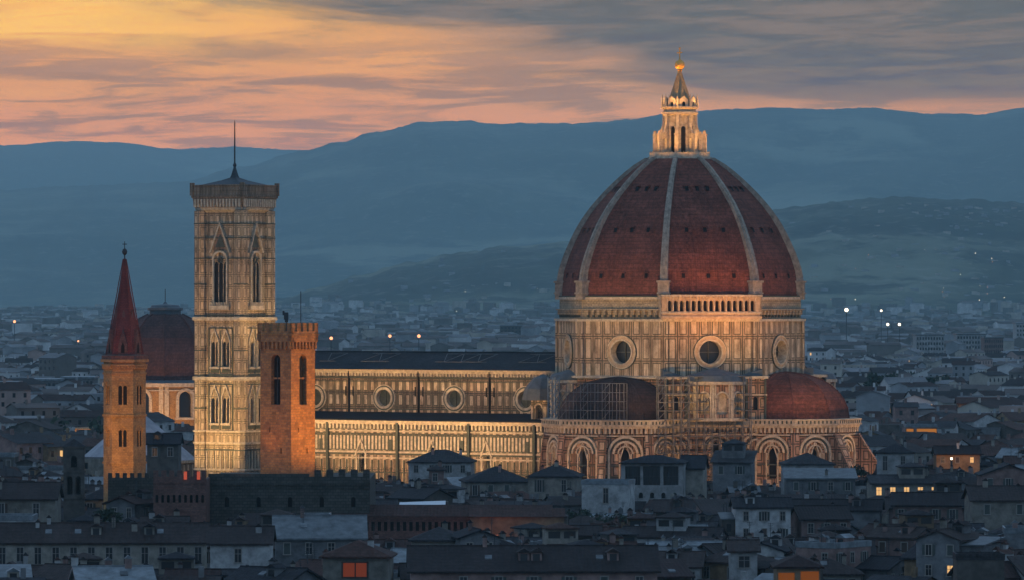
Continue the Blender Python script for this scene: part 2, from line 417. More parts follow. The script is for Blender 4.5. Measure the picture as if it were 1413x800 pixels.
    def build(s, name, mats, parent=None, loc=None):
        me = bpy.data.meshes.new(name); me.from_pydata(s.v, [], s.f)
        if not isinstance(mats, (list, tuple)): mats = [mats]
        for m_ in mats: me.materials.append(m_)
        me.polygons.foreach_set('material_index', s.mi)
        me.polygons.foreach_set('use_smooth', s.sm)
        uvl = me.uv_layers.new(name='UVMap'); data = [0.0] * (2 * len(me.loops)); i = 0
        for f in s.f:
            p = [s.v[k] for k in f]
            nx = ny = nz = 0
            for k in range(len(p)):
                a, b = p[k], p[(k + 1) % len(p)]
                nx += (a[1] - b[1]) * (a[2] + b[2]); ny += (a[2] - b[2]) * (a[0] + b[0]); nz += (a[0] - b[0]) * (a[1] + b[1])
            L = math.hypot(nx, ny, nz) or 1; nx /= L; ny /= L; nz /= L
            h = math.hypot(nx, ny)
            if h < .2: t = (1, 0, 0); q = (0, 1, 0)
            else:
                t = (-ny / h, nx / h, 0); q = (ny * t[2] - nz * t[1], nz * t[0] - nx * t[2], nx * t[1] - ny * t[0])
            for a in p:
                data[i] = a[0] * t[0] + a[1] * t[1]; data[i + 1] = a[0] * q[0] + a[1] * q[1] + a[2] * q[2]; i += 2
        uvl.data.foreach_set('uv', data)
        me.update()
        o = bpy.data.objects.new(name, me); col.objects.link(o)
        if parent is not None: o.parent = parent
        if loc is not None: o.location = loc
        return o
def face(phi, ap, cx=0, cy=0):
    c, s_ = math.cos(R(phi)), math.sin(R(phi))
    return lambda u, z, n: (cx + c * (ap + n) - s_ * u, cy + s_ * (ap + n) + c * u, z)
def ngon(n, r, a0=0, cx=0, cy=0): return [(cx + r * math.cos(R(a0 + 360 * k / n)), cy + r * math.sin(R(a0 + 360 * k / n))) for k in range(n)]
def dentils(mb, P, u0, u1, step, wd, z0, z1, n0, n1, mi=0):
    n = max(1, int((u1 - u0) / step)); st = (u1 - u0) / n
    for k in range(n):
        c = u0 + (k + .5) * st; mb.pbox(P, c - wd / 2, c + wd / 2, z0, z1, n0, n1, mi)

# ------------------------------------------------------------------ ground and hills
mb = MB(); mb.add([(-6490, -50, 0), (6490, -50, 0), (6490, 38400, 0), (-6490, 38400, 0)])
def gmat(g, b):
    n = g.noise(obof(g), .01, 6, .6)
    return g.ramp(n, [(.35, (.035, .035, .035)), (.6, (.06, .06, .055)), (.7, (.03, .045, .025))])
tag(mb.build('ground', mat('street_ground', gmat)), kind='structure')

def lerp(pts, x):
    if x <= pts[0][0]: return pts[0][1]
    for (a, b), (c, d) in zip(pts, pts[1:]):
        if x <= c:
            t = (x - a) / (c - a); t = t * t * (3 - 2 * t); return b + (d - b) * t
    return pts[-1][1]
def hillmat(g, b):
    p = obof(g)
    n = g.noise(p, .0008, 8, .62); n2_ = g.noise(p, .0035, 5, .7); n3_ = g.noise(p, .018, 3, .7)
    c = g.ramp(n, [(.34, (.012, .02, .012)), (.5, (.035, .045, .026)), (.60, (.14, .15, .10))])
    c = g.mix(g.m('MULTIPLY', g.step(n2_, .47, .58), .85), c, (.008, .014, .010))
    c = g.mix(g.m('MULTIPLY', g.step(n3_, .56, .66), .5), c, (.22, .22, .18))
    return c
M['hill'] = mat('wooded_hillside', hillmat)
RIDGES = [
 # name, distance, front width, [(px, row)]
 ('far_mountain', 34000, 6500, [(-300, 215), (0, 201), (100, 195), (165, 197), (240, 206), (325, 203), (400, 207), (520, 215), (700, 225)]),
 ('mountain', 25000, 7500, [(-300, 268), (0, 262), (100, 257), (250, 251), (330, 231), (420, 208), (470, 196), (520, 182), (590, 168), (640, 167), (690, 171), (810, 170), (870, 165), (920, 158), (1000, 151), (1070, 149), (1130, 151), (1190, 149), (1290, 157), (1350, 158), (1413, 149), (1700, 140)]),
 ('wooded_hill', 12000, 3300, [(300, 432), (385, 413), (440, 396), (500, 379), (560, 363), (620, 352), (700, 341), (780, 335), (900, 322), (1000, 305), (1075, 290), (1150, 278), (1250, 272), (1330, 276), (1413, 281), (1700, 300)]),
 ('low_hill', 9600, 1400, [(1080, 446), (1200, 440), (1270, 436), (1330, 426), (1413, 412), (1700, 395)]),
]
def hill_height(rd, px, Y):
    name, Yc, wf, pts = rd
    zc = CAMH - (lerp(pts, px) - HOR) / F * Yc
    if zc <= 0: return -30
    t = (Yc - Y) / wf
    if t > 1: return -30
    if t < 0: t = min(1, -t * .8); 
    s_ = 1 - t; pr = s_ * s_ * (3 - 2 * s_)
    pr = .55 * pr + .45 * s_
    x = X(px, Y)
    q = (noise.noise(Vector((x * .0008, Y * .0006, Yc * .01))) + .5 * noise.noise(Vector((x * .002, Y * .0015, Yc * .01)))) 
    return zc * (pr + q * .16 * (1 - abs(2 * pr - 1))) + 7.0 * noise.noise(Vector((x * .012, Y * .01, 3))) * min(1, pr * 3) + 6 * noise.noise(Vector((x * .04, Y * .015, 8))) * min(1, pr * 3)
for rd in RIDGES:
    name, Yc, wf, pts = rd
    lo, hi = max(-250, pts[0][0]), min(1660, pts[-1][0])
    nx = int((hi - lo) / 5); ys = [Yc - wf * (1 - k / 34) for k in range(35)] + [Yc + wf * .2, Yc + wf * .5]
    V = []
    for Y in ys:
        for i in range(nx + 1):
            px = lo + (hi - lo) * i / nx; V.append((X(px, Y), Y, hill_height(rd, px, Y)))
    Fc = [(j * (nx + 1) + i, j * (nx + 1) + i + 1, (j + 1) * (nx + 1) + i + 1, (j + 1) * (nx + 1) + i) for j in range(len(ys) - 1) for i in range(nx)]
    me = bpy.data.meshes.new('hills'); me.from_pydata(V, [], Fc); me.materials.append(M['hill'])
    me.polygons.foreach_set('use_smooth', [True] * len(Fc)); me.update()
    o = bpy.data.objects.new(name, me); col.objects.link(o); tag(o, kind='structure')

# ------------------------------------------------------------------ haze
HAZE = 0.43e-4
mb = MB(); mb.box(-6500, 6500, -60, 38500, -1.5, 1110)
hz = mb.build('haze', M['marble']); hz.data.materials.clear()
hm = bpy.data.materials.new('haze_air'); hm.use_nodes = True; hg = G(hm.node_tree); hg.n.clear()
pv = hg.node('ShaderNodeVolumePrincipled'); pv.inputs['Color'].default_value = (.54, .90, 1, 1); pv.inputs['Density'].default_value = HAZE
pv.inputs['Anisotropy'].default_value = .5
ho = hg.node('ShaderNodeOutputMaterial'); hg.l.new(pv.outputs[0], ho.inputs['Volume'])
hz.data.materials.append(hm); tag(hz, kind='stuff')
try: hm.cycles.homogeneous_volume = True
except Exception: pass

# ================================================================== THE CATHEDRAL
cat = empty('cathedral', CC, CROT, 'marble cathedral with huge red tiled octagonal dome and long floodlit nave', 'cathedral')
A8 = lambda r: r * math.cos(R(22.5))
# drum --------------------------------------------------------------
RD = 30.3; AD = A8(RD); SD = RD * math.sin(R(22.5))
mb = MB()
for k in range(8):
    P = face(k * 45, AD)
    mb.wall(P, -SD, SD, 36.2, 49.6, [(0, 39.4, 5.6, 0, 'circle')], 2.0, 0, 1, 2)
drum = mb.build('drum', [M['marble_drum'], M['marble'], M['glass']], cat)
for k in range(8):
    P = face(k * 45, AD); mb = MB()
    mb.arch_ring(P, 0, 42.2, 2.8, 3.15, 0, .5, 0, 28, 0, 360); mb.arch_ring(P, 0, 42.2, 3.15, 3.8, 0, .2, 1, 28, 0, 360); mb.arch_ring(P, 0, 42.2, 3.8, 4.05, 0, .45, 0, 28, 0, 360); mb.arch_ring(P, 0, 42.2, 4.05, 4.22, 0, .3, 2, 28, 0, 360)
    mb.pbox(P, -.1, .1, 39.5, 44.9, -1.9, -1.7, 2); mb.pbox(P, -2.75, 2.75, 42.1, 42.3, -1.95, -1.72, 2)
    mb.build('round_window_frame', [M['marble'], M['marble_niche'], M['green_marble']], drum)
# corner pilasters
for k in range(8):
    mb = MB(); mb.M = Matrix.Rotation(R(22.5 + 45 * k), 4, 'Z')
    mb.box(RD - .9, RD + .45, -1.15, 1.15, 36.2, 49.6)
    mb.M = None; mb.build('corner_pilaster', [M['marble_drum']], drum)
# cornice below and above the unfinished band
mb = MB()
for k in range(8):
    P = face(k * 45, AD)
    mb.pbox(P, -SD - .3, SD + .3, 49.6, 50.2, -2, .8, 1)
    if k != 7:
        mb.pbox(P, -SD + .2, SD - .2, 50.2, 54.9, -2, -.4, 0)
        dentils(mb, P, -SD + 1.2, SD - 1.2, 1.5, .7, 51.2, 52.3, -.4, .45, 0)
        mb.pbox(P, -SD + .3, SD - .3, 52.3, 52.6, -.4, .6, 0)
        dentils(mb, P, -SD + 1.2, SD - 1.2, 1.5, .5, 50.6, 51.2, -.4, .1, 2)
    mb.pbox(P, -SD - .1, SD + .1, 54.9, 55.5, -2.5, .6 if k == 7 else .1, 1)
    mb.pbox(P, -SD - .1, SD + .1, 55.5, 55.8, -2.5, .1, 2)
mb.build('drum_cornice', [M['rough_stone'], M['marble'], M['green_marble']], drum)
# the finished arcaded gallery on one side only
P = face(-45, AD); mb = MB()
holes = [(-SD + .6 + 1.47 * (i + .5), 52.1, 1.0, 54.2, 'arch') for i in range(15)]
mb.M = None
Pn = lambda u, z, n: P(u, z, n + 1.1)
mb.wall(Pn, -SD - .9, SD + .9, 50.9, 55.6, holes, 1.2, 0, 0, 3, 6)
mb.pbox(P, -SD - .9, SD + .9, 50.2, 50.9, -.4, 1.5, 2); mb.pbox(P, -SD - .9, SD + .9, 51.55, 51.85, 1.1, 1.45, 1)
mb.pbox(P, -SD - 1.1, SD + 1.1, 55.6, 56.05, -.4, 1.7, 1)
mb.pbox(P, -SD - .9, -SD - .6, 50.9, 55.6, -1.5, 1.1, 0); mb.pbox(P, SD + .6, SD + .9, 50.9, 55.6, -1.5, 1.1, 0)
for i in range(16): mb.pbox(P, -SD + .5 + 1.47 * i, -SD + .7 + 1.47 * i, 52, 55.3, 1.1, 1.3, 1)
dentils(mb, P, -SD - .8, SD + .8, .8, .35, 55.2, 55.6, 1.1, 1.5, 1)
mb.build('arcaded_gallery', [M['marble_niche'], M['marble'], M['marble_niche'], M['dark']], drum)

# tile shell ----------------------------------------------------------
PROF = [(0, 29.7), (3, 29.4), (6.4, 28.9), (10, 27.7), (13.2, 26.3), (16.5, 24.7), (19.6, 22.8), (22.5, 20.6), (25.3, 18.1), (28.2, 15.2), (31, 12.0), (32.8, 9.6), (34.2, 7.2)]
PROF = [(z + 55.4, r) for z, r in PROF]
def rad(z):
    for (z0, r0), (z1, r1) in zip(PROF, PROF[1:]):
        if z <= z1: return r0 + (r1 - r0) * (z - z0) / (z1 - z0)
    return PROF[-1][1]
mb = MB()
mb.lathe([(r, z) for z, r in PROF], 8, a0=22.5, mi=0)
shell = mb.build('dome_shell', [M['dome_tile']], cat)
# small vent openings: three rows on each side
for k in range(8):
    for zz, us in ((60.4, (-6.4, -.2, 6.2)), (71.5, (-4.6, 0, 4.6)), (81.6, (-2.6, 0, 2.6))):
        ap = A8(rad(zz)); ap2 = A8(rad(zz + 1)); sl = ap2 - ap
        P = face(k * 45, ap)
        for u in us:
            mb = MB(); p = [P(u - .42, zz - .5, .25 - sl * .5), P(u + .42, zz - .5, .25 - sl * .5), P(u + .42, zz + .6, .12 + sl * .2), P(u - .42, zz + .6, .12 + sl * .2)]
            mb.add(p, 0)
            mb.pbox(P, u - .6, u + .6, zz + .6, zz + .8, -.8, .30 + sl * .2, 1)
            mb.build('vent', [M['dark'], M['dome_tile']], shell)
for k in range(8):
    mb = MB(); a = R(22.5 + 45 * k); c, s_ = math.cos(a), math.sin(a)
    def rp(r, z, t): return (c * r - s_ * t, s_ * r + c * t, z)
    zs = [55.9 + i * (33.6 / 20) for i in range(21)]
    for z0, z1 in zip(zs, zs[1:]):
        w0, w1 = .95 - .42 * (z0 - 56) / 34, .95 - .42 * (z1 - 56) / 34
        o = .95; r0, r1 = rad(z0), rad(z1)
        mb.add([rp(r0 + o, z0, -w0), rp(r0 + o, z0, w0), rp(r1 + o, z1, w1), rp(r1 + o, z1, -w1)])
        mb.add([rp(r0 + o, z0, w0), rp(r0 - 1, z0, w0), rp(r1 - 1, z1, w1), rp(r1 + o, z1, w1)])
        mb.add([rp(r0 - 1, z0, -w0), rp(r0 + o, z0, -w0), rp(r1 + o, z1, -w1), rp(r1 - 1, z1, -w1)])
        w0, w1, o, oo = w0 * .35, w1 * .35, 1.25, .9
        mb.add([rp(r0 + o, z0, -w0), rp(r0 + o, z0, w0), rp(r1 + o, z1, w1), rp(r1 + o, z1, -w1)])
        mb.add([rp(r0 + o, z0, w0), rp(r0 + oo, z0, w0), rp(r1 + oo, z1, w1), rp(r1 + o, z1, w1)])
        mb.add([rp(r0 + oo, z0, -w0), rp(r0 + o, z0, -w0), rp(r1 + o, z1, -w1), rp(r1 + oo, z1, -w1)])
    mb.M = Matrix.Rotation(a, 4, 'Z')
    mb.box(RD - 1.8, RD + .5, -1.35, 1.35, 54.9, 58.8); mb.box(RD - 2, RD + .8, -1.6, 1.6, 58.8, 59.3); mb.box(RD - 2, RD + .75, -1.55, 1.55, 56.2, 56.6)
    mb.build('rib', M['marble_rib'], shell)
# gutter on the top of shell / lantern -------------------------------------
mb = MB()
mb.lathe([(6.6, 88.6), (7.9, 89.2), (7.9, 89.7), (7.5, 89.7), (7.5, 90.7), (7.3, 90.7), (7.3, 89.8), (0, 89.8)], 8, a0=22.5)
for k in range(48):
    a = R(7.5 * k); r = 7.3 if k % 6 != 0 else 7.5; mb.tube((r * math.cos(a), r * math.sin(a), 90.6), (r * math.cos(a), r * math.sin(a), 91), .09, 4)
lan = mb.build('lantern', M['marble'], cat)
mb = MB(); AL = 3.4; SL = AL * math.tan(R(22.5))
for k in range(8):
    P = face(k * 45 + 0, AL)
    mb.wall(P, -SL, SL, 89.8, 100.2, [(0, 90.6, 1.15, 96.6, 'arch')], .5, 0, 0, 1, 8)
    mb.arch_ring(P, 0, 96.6, .6, .85, 0, .15, 0, 8)
mb.build('lantern_body', [M['marble'], M['dark']], lan)
for k in range(8):
    mb = MB(); a = 22.5 + 45 * k; mb.M = Matrix.Rotation(R(a), 4, 'Z')
    mb.box(3.3, 4.25, -.38, .38, 89.8, 100.2)
    mb.box(4.2, 6.6, -.3, .3, 89.8, 91.6)
    mb.box(5.6, 6.6, -.42, .42, 89.8, 95.0); mb.box(5.4, 6.75, -.55, .55, 95.0, 95.35)
    mb.box(5.7, 6.45, -.35, .35, 95.35, 96.1)
    mb.add([(5.6, -.01, 94.9), (5.6, -.01, 94.2), (4.2, -.01, 94.2)]); 
    P2 = lambda u, z, n: (u, n, z)
    mb.tri_prism(P2, [(4.2, 94.2), (5.7, 94.2), (5.7, 95.2), (4.9, 95.9), (4.4, 97.2), (4.2, 98.4)], -.28, .28)
    mb.M = None
    mb.build('lantern_buttress', M['marble'], lan)
mb = MB()
mb.lathe([(3.6, 99.8), (4.5, 100.2), (4.5, 100.7), (4.0, 100.9), (4.0, 101.4), (4.7, 101.7), (4.7, 102.0), (3.4, 102.05), (0, 102.2)], 8, a0=22.5)
mb.build('lantern_cornice', M['marble'], lan)
mb = MB()
for k in range(8):
    P = face(k * 45, 3.9)
    mb.wall(P, -1.1, 1.1, 102.0, 103.6, [(0, 102.1, .8, 102.8, 'arch')], .35, 0, 0, 1, 6)
    mb.tri_prism(P, [(-1.1, 103.6), (1.1, 103.6), (0, 104.6)], -.3, 0, 0)
    a = R(22.5 + 45 * k); c, s_ = math.cos(a) * 4.3, math.sin(a) * 4.3
    mb.tube((c, s_, 102), (c, s_, 103.6), .32, 6, 0, .25); mb.tube((c, s_, 103.6), (c, s_, 105.2), .26, 6, 0, .03)
mb.build('niche_crown', [M['marble'], M['dark']], lan)
mb = MB()
mb.lathe([(3.1, 102.2), (2.75, 103.6), (.42, 110.3), (.6, 110.5), (.3, 110.8)], 8, a0=22.5)
for k in range(8):
    a = R(22.5 + 45 * k)
    mb.tube((3.05 * math.cos(a), 3.05 * math.sin(a), 102.4), (.45 * math.cos(a), .45 * math.sin(a), 110.3), .13, 4)
mb.build('lantern_cone', [mat('weathered_marble', noisy((.36, .25, .14), .6, 1.2, 1))], lan)
mb = MB()
mb.lathe([(.3, 110.6), (.7, 110.9), (.35, 111.2)] + [(1.22 * math.sin(math.pi * t / 12) + .02, 112.35 - 1.22 * math.cos(math.pi * t / 12)) for t in range(1, 12)] + [(.3, 113.6), (.12, 113.9), (0, 114.0)], 16, mi=0, sm=True)
mb.build('golden_ball', M['gold'], lan)
mb = MB(); mb.box(-.11, .11, -.11, .11, 113.8, 116.4); mb.box(-.75, .75, -.1, .1, 115.2, 115.45); mb.box(-.22, .22, -.13, .13, 116.3, 116.6)
mb.M = Matrix.Rotation(R(31.7), 4, 'Z')
mb.build('cross', M['gold'], lan)

# body beneath the drum -----------------------------------------------------
mb = MB()
mb.prism(ngon(8, 30.0, 22.5), 0, 36.2, 0)
mb.lathe([(30.0, 35.7), (31.3, 35.9), (31.3, 36.3), (30, 36.6)], 8, a0=22.5, mi=1)
for k in range(8):
    P = face(k * 45, A8(30.0)); mb.pbox(P, -12, 12, 30.9, 31.3, 0, .5, 1); mb.pbox(P, -12, 12, 33.9, 34.1, 0, .3, 2)
mb.build('octagon_body', [M['marble_body'], M['marble'], M['green_marble']], cat)

# diagonal blocks with small exedras
def diagonal(phi, ap=33.5):
    mb = MB()
    P = face(phi, ap)
    holes = []
    for u, wd in ((-9.6, 2.6), (9.6, 2.6)): holes.append((u, 28.6, wd * .55, 31.6, 'arch'))
    mb.wall(P, -12.4, -7.2, 25.9, 36.0, [(-9.8, 28.4, 1.2, 31.0, 'arch')], .8, 0, 1, 3); mb.wall(P, 7.2, 12.4, 25.9, 36.0, [(9.8, 28.4, 1.2, 31.0, 'arch')], .8, 0, 1, 3)
    for sgn in (-1, 1):
        a, b = (-12.4, -7.2) if sgn < 0 else (7.2, 12.4)
        mb.pbox(P, a, b, 25.9, 35.9, -8, -.82, 0)
        mb.pbox(P, a - .4, b + .4, 35.9, 36.5, -8, .5, 1)
        mb.pbox(P, a - .2, b + .2, 31.9, 32.2, -.2, .3, 1)
        mb.pbox(P, a, a + .5, 25.9, 35.9, 0, .3, 2); mb.pbox(P, b - .5, b, 25.9, 35.9, 0, .3, 2)
        mb.tri_prism(P, [(a, 36.5), (b, 36.5), (b if sgn > 0 else a, 38.2)], -8, -3, 4)
    # lower block, down to the ground
    ls = 14.5
    mb.wall(P, -ls, ls, 0, 24.3, [(-10, 14, 2.0, 19.4, 'point'), (10, 14, 2.0, 19.4, 'point'), (0, 13, 2.2, 19.4, 'point')], 1.2, 0, 1, 3)
    mb.pbox(P, -ls, ls, 0, 24.2, -9, -1.25, 0)
    for u in (-10, 0, 10):
        mb.arch_ring(P, u, 19.2, 3.3, 3.8, 0, .5, 1); mb.arch_ring(P, u, 19.2, 2.5, 2.8, 0, .35, 2); mb.arch_ring(P, u, 19.2, 2.0, 2.4, 0, .5, 1)
    for z, h, n, mi in ((24.3, .5, .9, 1), (24.8, .35, 1.3, 1), (25.15, .75, 1.1, 1), (22.5, .25, .4, 1), (12.4, .3, .3, 2), (14.6, .3, .3, 2), (17, .3, .3, 2)):
        mb.pbox(P, -ls - n * .5, ls + n * .5, z, z + h, -9, n, mi)
    dentils(mb, P, -ls, ls, 1.1, .5, 23.2, 24.3, 0, .7, 1)
    mb.build('diagonal_pier', [M['marble_body'], M['marble'], M['green_marble'], M['dark'], M['lead']], cat)
    mb = MB(); cx, cy = pol(phi, ap - 1.5)
    for k in range(5):
        a = phi - 90 + 18 + 36 * k
        P = face(a, 6.9, cx, cy)
        mb.wall(P, -2.26, 2.26, 25.9, 34.6, [(0, 27.5, 2.5, 31.4, 'arch')], 1.0, 0, 1, 1)
        mb.arch_ring(P, 0, 31.4, 1.25, 1.6, 0, .3, 1)
        mb.pbox(P, -2.5, 2.5, 34.6, 35.3, -.5, .7, 1); mb.pbox(P, -2.35, 2.35, 25.9, 26.6, -.5, .4, 1)
        for s_ in (-2.2, -1.7, 1.7, 2.2): mb.tube(P(s_, 26.6, .15), P(s_, 34.6, .15), .22, 6, 1)
    mb.lathe([(7.9, 35.3), (7.2, 36.6), (0.2, 38.6)], 10, cx, cy, phi - 90, 2, arc=180)
    mb.build('exedra', [M['marble_body'], M['marble'], M['lead']], cat)
diagonal(-45); diagonal(45); diagonal(-135, 26.5)

# tribunes ------------------------------------------------------------------
def tribune(phi, tile, rr=15.7, hh=11.0):
    cx, cy = pol(phi, 29.5); RT = 17.4
    mb = MB()
    st = 36
    for k in range(5):
        a = phi - 90 + 18 + 36 * k; ap = RT * math.cos(R(18)); hs = RT * math.sin(R(18))
        P = face(a, ap, cx, cy)
        mb.wall(P, -hs, hs, 0, 24.2, [(0, 12.0, 1.9, 18.0, 'point')], 1.1, 0, 1, 3)
        mb.arch_ring(P, 0, 18.2, 3.7, 4.25, 0, .55, 1); mb.arch_ring(P, 0, 18.2, 3.3, 3.6, 0, .35, 2); mb.arch_ring(P, 0, 18.2, 2.6, 3.1, 0, .5, 1); mb.arch_ring(P, 0, 18.2, 1.6, 1.95, 0, .4, 1)
        for sg in (-1, 1):
            mb.pbox(P, sg * 3.98 - .28, sg * 3.98 + .28, 9, 18.2, 0, .55, 1); mb.pbox(P, sg * 1.4 - .14, sg * 1.4 + .14, 11, 18.2, 0, .35, 1)
            mb.tri_prism(P, [(sg * 1.3 - .12, 17.0), (sg * 1.3 + .12, 17.0), (.12, 21.0), (-.12, 21.0)] if sg < 0 else [(1.18, 17.0), (1.42, 17.0), (.12, 21.0), (-.12, 21.0)], 0, .45, 1)
        for z, h, n, mi in ((24.2, .55, .9, 1), (24.75, .3, 1.4, 1), (25.05, .9, 1.2, 1), (25.95, .25, 1.45, 1), (22.3, .3, .4, 1), (12.6, .3, .3, 2), (15.2, .3, .3, 2), (10.4, .35, .3, 1)):
            mb.pbox(P, -hs - n * .32, hs + n * .32, z, z + h, -2, n, mi)
        dentils(mb, P, -hs, hs, 1.05, .5, 23.0, 24.2, 0, .75, 1)
        dentils(mb, P, -hs, hs, 1.05, .38, 25.15, 25.85, 1.2, 1.28, 2)
    w_ = mb.build('tribune', [M['marble_body'], M['marble'], M['green_marble'], M['dark']], cat)
    for k in range(6):                                         # raking buttresses at the corners
        a = phi - 90 + 36 * k
        if k in (0, 5): continue
        P = face(a, 0, cx, cy); Pq = lambda u, z, n, a=a: tuple(Vector((cx, cy, 0)) + Vector((math.cos(R(a)) * u - math.sin(R(a)) * n, math.sin(R(a)) * u + math.cos(R(a)) * n, z)))
        mb = MB()
        q_ = 1 if phi == 0 and k in (2, 3) else .28
        mb.tri_prism(Pq, [(RT - .5, 0), (RT + 8.2 * q_, 0), (RT + 8.2 * q_, 11.3), (RT + 6.4 * q_, 13.2), (RT + .6, 22.2), (RT - .5, 22.2)], -.9, .9, 0)
        mb.tri_prism(Pq, [(RT + 8.0 * q_, 11.3), (RT + 8.0 * q_ + .5, 11.4), (RT + 6.6 * q_ + .1, 13.5), (RT + .8, 22.6), (RT + .4, 22.4), (RT + 6.2 * q_, 13.2)], -1.05, 1.05, 2)
        mb.build('raking_buttress', [M['marble_body'], M['marble'], M['marble_body']], w_)
    mb = MB()
    prof = [(rr * math.cos(R(t)) ** .92 if t < 90 else 0, 26.2 + hh * math.sin(R(t))) for t in (0, 12, 24, 36, 48, 60, 72, 83)] + [(0, 26.3 + hh)]
    mb.lathe(prof, 5, cx, cy, phi - 90, 0, arc=180)
    # straight bay joining the half dome with the drum
    for (r0, z0), (r1, z1) in zip(prof, prof[1:]):
        for sg in (-1, 1):
            e = lambda r, z, t: (cx + math.cos(R(phi)) * t - math.sin(R(phi)) * r * sg, cy + math.sin(R(phi)) * t + math.cos(R(phi)) * r * sg, z)
            q = [e(r0, z0, 0), e(r0, z0, -5), e(r1, z1, -5), e(r1, z1, 0)]
            mb.add(q if sg > 0 else q[::-1], 0)
    d_ = mb.build('tribune_dome', [tile], cat)
    mb = MB()
    for k in range(6):
        a = R(phi - 90 + 36 * k)
        for (r0, z0), (r1, z1) in zip(prof[:-1], prof[1:]):
            mb.tube((cx + r0 * math.cos(a), cy + r0 * math.sin(a), z0), (cx + max(r1, .1) * math.cos(a), cy + max(r1, .1) * math.sin(a), z1), .2, 5)
    mb.build('tile_hip', tile, d_)
tribune(-90, M['tile_dark'], 14.6, 9.9); tribune(0, M['dome_tile']); tribune(90, M['dome_tile'])

# nave -----------------------------------------------------------------------
XE, XW = -24.0, -112.0
P = lambda u, z, n: (u, -11.0 - n, z)        # south clerestory wall; u = local x
oc = [-37.6, -58.5, -79.4, -100.3]; bt = [-48.0, -69.0, -89.9]
mb = MB()
mb.wall(P, XW, XE, 25.0, 36.4, [(x, 28.0, 4.3, 0, 'circle') for x in oc], 1.0, 0, 1, 2)
mb.box(XW, XE, -9.95, 11, 0, 36.4, 0)
for z, h, n, mi in ((36.4, .5, .5, 1), (36.9, .4, .9, 1), (35.1, .3, .3, 2), (34.2, .2, .2, 2), (27.2, .3, .25, 2)):
    for (a, b) in ((XW, XE),): mb.pbox(P, a, b, z, z + h, 0 if mi == 2 else -1, n, mi)
mb.box(XW, XE, 11, 11.9, 36.4, 37.3, 1)
dentils(mb, P, XW, XE, .9, .4, 35.6, 36.4, 0, .4, 1)
clw = mb.build('clerestory', [M['marble_clere'], M['marble'], M['green_marble'], M['glass']], cat)
for x in oc:
    mb = MB(); mb.arch_ring(P, x, 30.15, 2.15, 2.75, 0, .45, 0, 24, 0, 360); mb.arch_ring(P, x, 30.15, 2.75, 3.15, 0, .2, 1, 24, 0, 360); mb.arch_ring(P, x, 30.15, 3.15, 3.35, 0, .3, 0, 24, 0, 360)
    mb.pbox(P, x - .07, x + .07, 28.1, 32.2, -.95, -.8, 1); mb.pbox(P, x - 2.1, x + 2.1, 30.08, 30.22, -.95, -.82, 1)
    mb.build('round_window_frame', [M['marble'], M['green_marble']], clw)
for x in bt + [-110.9]:
    mb = MB(); mb.pbox(P, x - .14, x + .14, 25.5, 37.4, 0, .6, 1); mb.pbox(P, x - 1.3, x - .95, 30.6, 33.0, 0, .12, 1); mb.pbox(P, x + .95, x + 1.3, 30.6, 33.0, 0, .12, 1)
    mb.build('pilaster', [M['marble_clere'], M['dark']], clw)
mb = MB()
Pr = lambda u, z, n: (n, u, z)
mb.tri_prism(Pr, [(-12.2, 37.3), (12.2, 37.3), (.3, 41.5), (-.3, 41.5)], XW - .4, XE, 0)
mb.box(XW, XE, -.3, .3, 41.5, 41.8, 0)
# three rows of light safety railing on the roof slope
for (a, b) in ((-33.5, -41.5), (-51, -66), (-80, -88.5), (-96, -101)):
    for t in (.35, .82):
        y = -12.2 + 11.9 * t; z = 37.3 + 4.2 * t
        mb.tube((a, y, z + .5), (b, y, z + .5), .1, 4, 1)
    n = int(abs(a - b) / 2.2)
    for i in range(n):
        x0 = a + (b - a) * i / n; x1 = a + (b - a) * (i + 1) / n
        y0, z0, y1, z1 = -12.2 + 11.9 * .35, 37.3 + 4.2 * .35 + .5, -12.2 + 11.9 * .82, 37.3 + 4.2 * .82 + .5
        mb.tube((x0, y0, z0), (x1, y1, z1), .085, 4, 1) if i % 2 else mb.tube((x0, y1, z1), (x1, y0, z0), .085, 4, 1)
mb.build('nave_roof', [M['roof2'], M['steel']], cat)
# aisle
Pa = lambda u, z, n: (u, -20.5 - n, z)
mb = MB()
mb.wall(Pa, XW, -26.5, 0, 23.8, [(x, 9, 1.6, 15.5, 'point') for x in (-43, -59, -80, -101)], .9, 0, 1, 3)
mb.box(XW, -26.5, -19.6, 20.5, 0, 23.8, 0)
for z, h, n, mi in ((23.8, .4, .7, 1), (24.2, .5, 1.1, 1), (21.9, .35, .35, 1), (21.3, .25, .3, 2), (16.6, .45, .45, 1), (16.2, .3, .25, 2), (15.2, .35, .35, 1), (11.6, .3, .3, 2)):
    mb.pbox(Pa, XW, -26.5, z, z + h, -.5 if mi == 1 else 0, n, mi)
mb.pbox(Pa, XW, -26.5, 22.5, 23.7, 0, .05, 2); dentils(mb, Pa, XW, -26.5, 1.1, .55, 22.6, 23.8, .05, .6, 1)
mb.pbox(Pa, XW, -26.5, 17.3, 21.1, 0, .06, 2); dentils(mb, Pa, XW, -26.5, 1.05, .55, 17.5, 20.9, .06, .2, 1)
dentils(mb, Pa, XW, -26.5, 1.9, .4, 8.0, 14.9, 0, .2, 2)
aw = mb.build('aisle', [M['marble_aisle'], M['marble'], M['green_marble'], M['dark']], cat)
for x in bt + [-29.0, -110.5]:
    mb = MB(); mb.pbox(Pa, x - .32, x + .32, 0, 25.0, 0, .9, 2); mb.pbox(Pa, x - 2.6, x - 1.7, 17.2, 20, .16, .4, 2)
    mb.build('buttress', [M['marble_aisle'], M['marble'], M['green_marble']], aw)
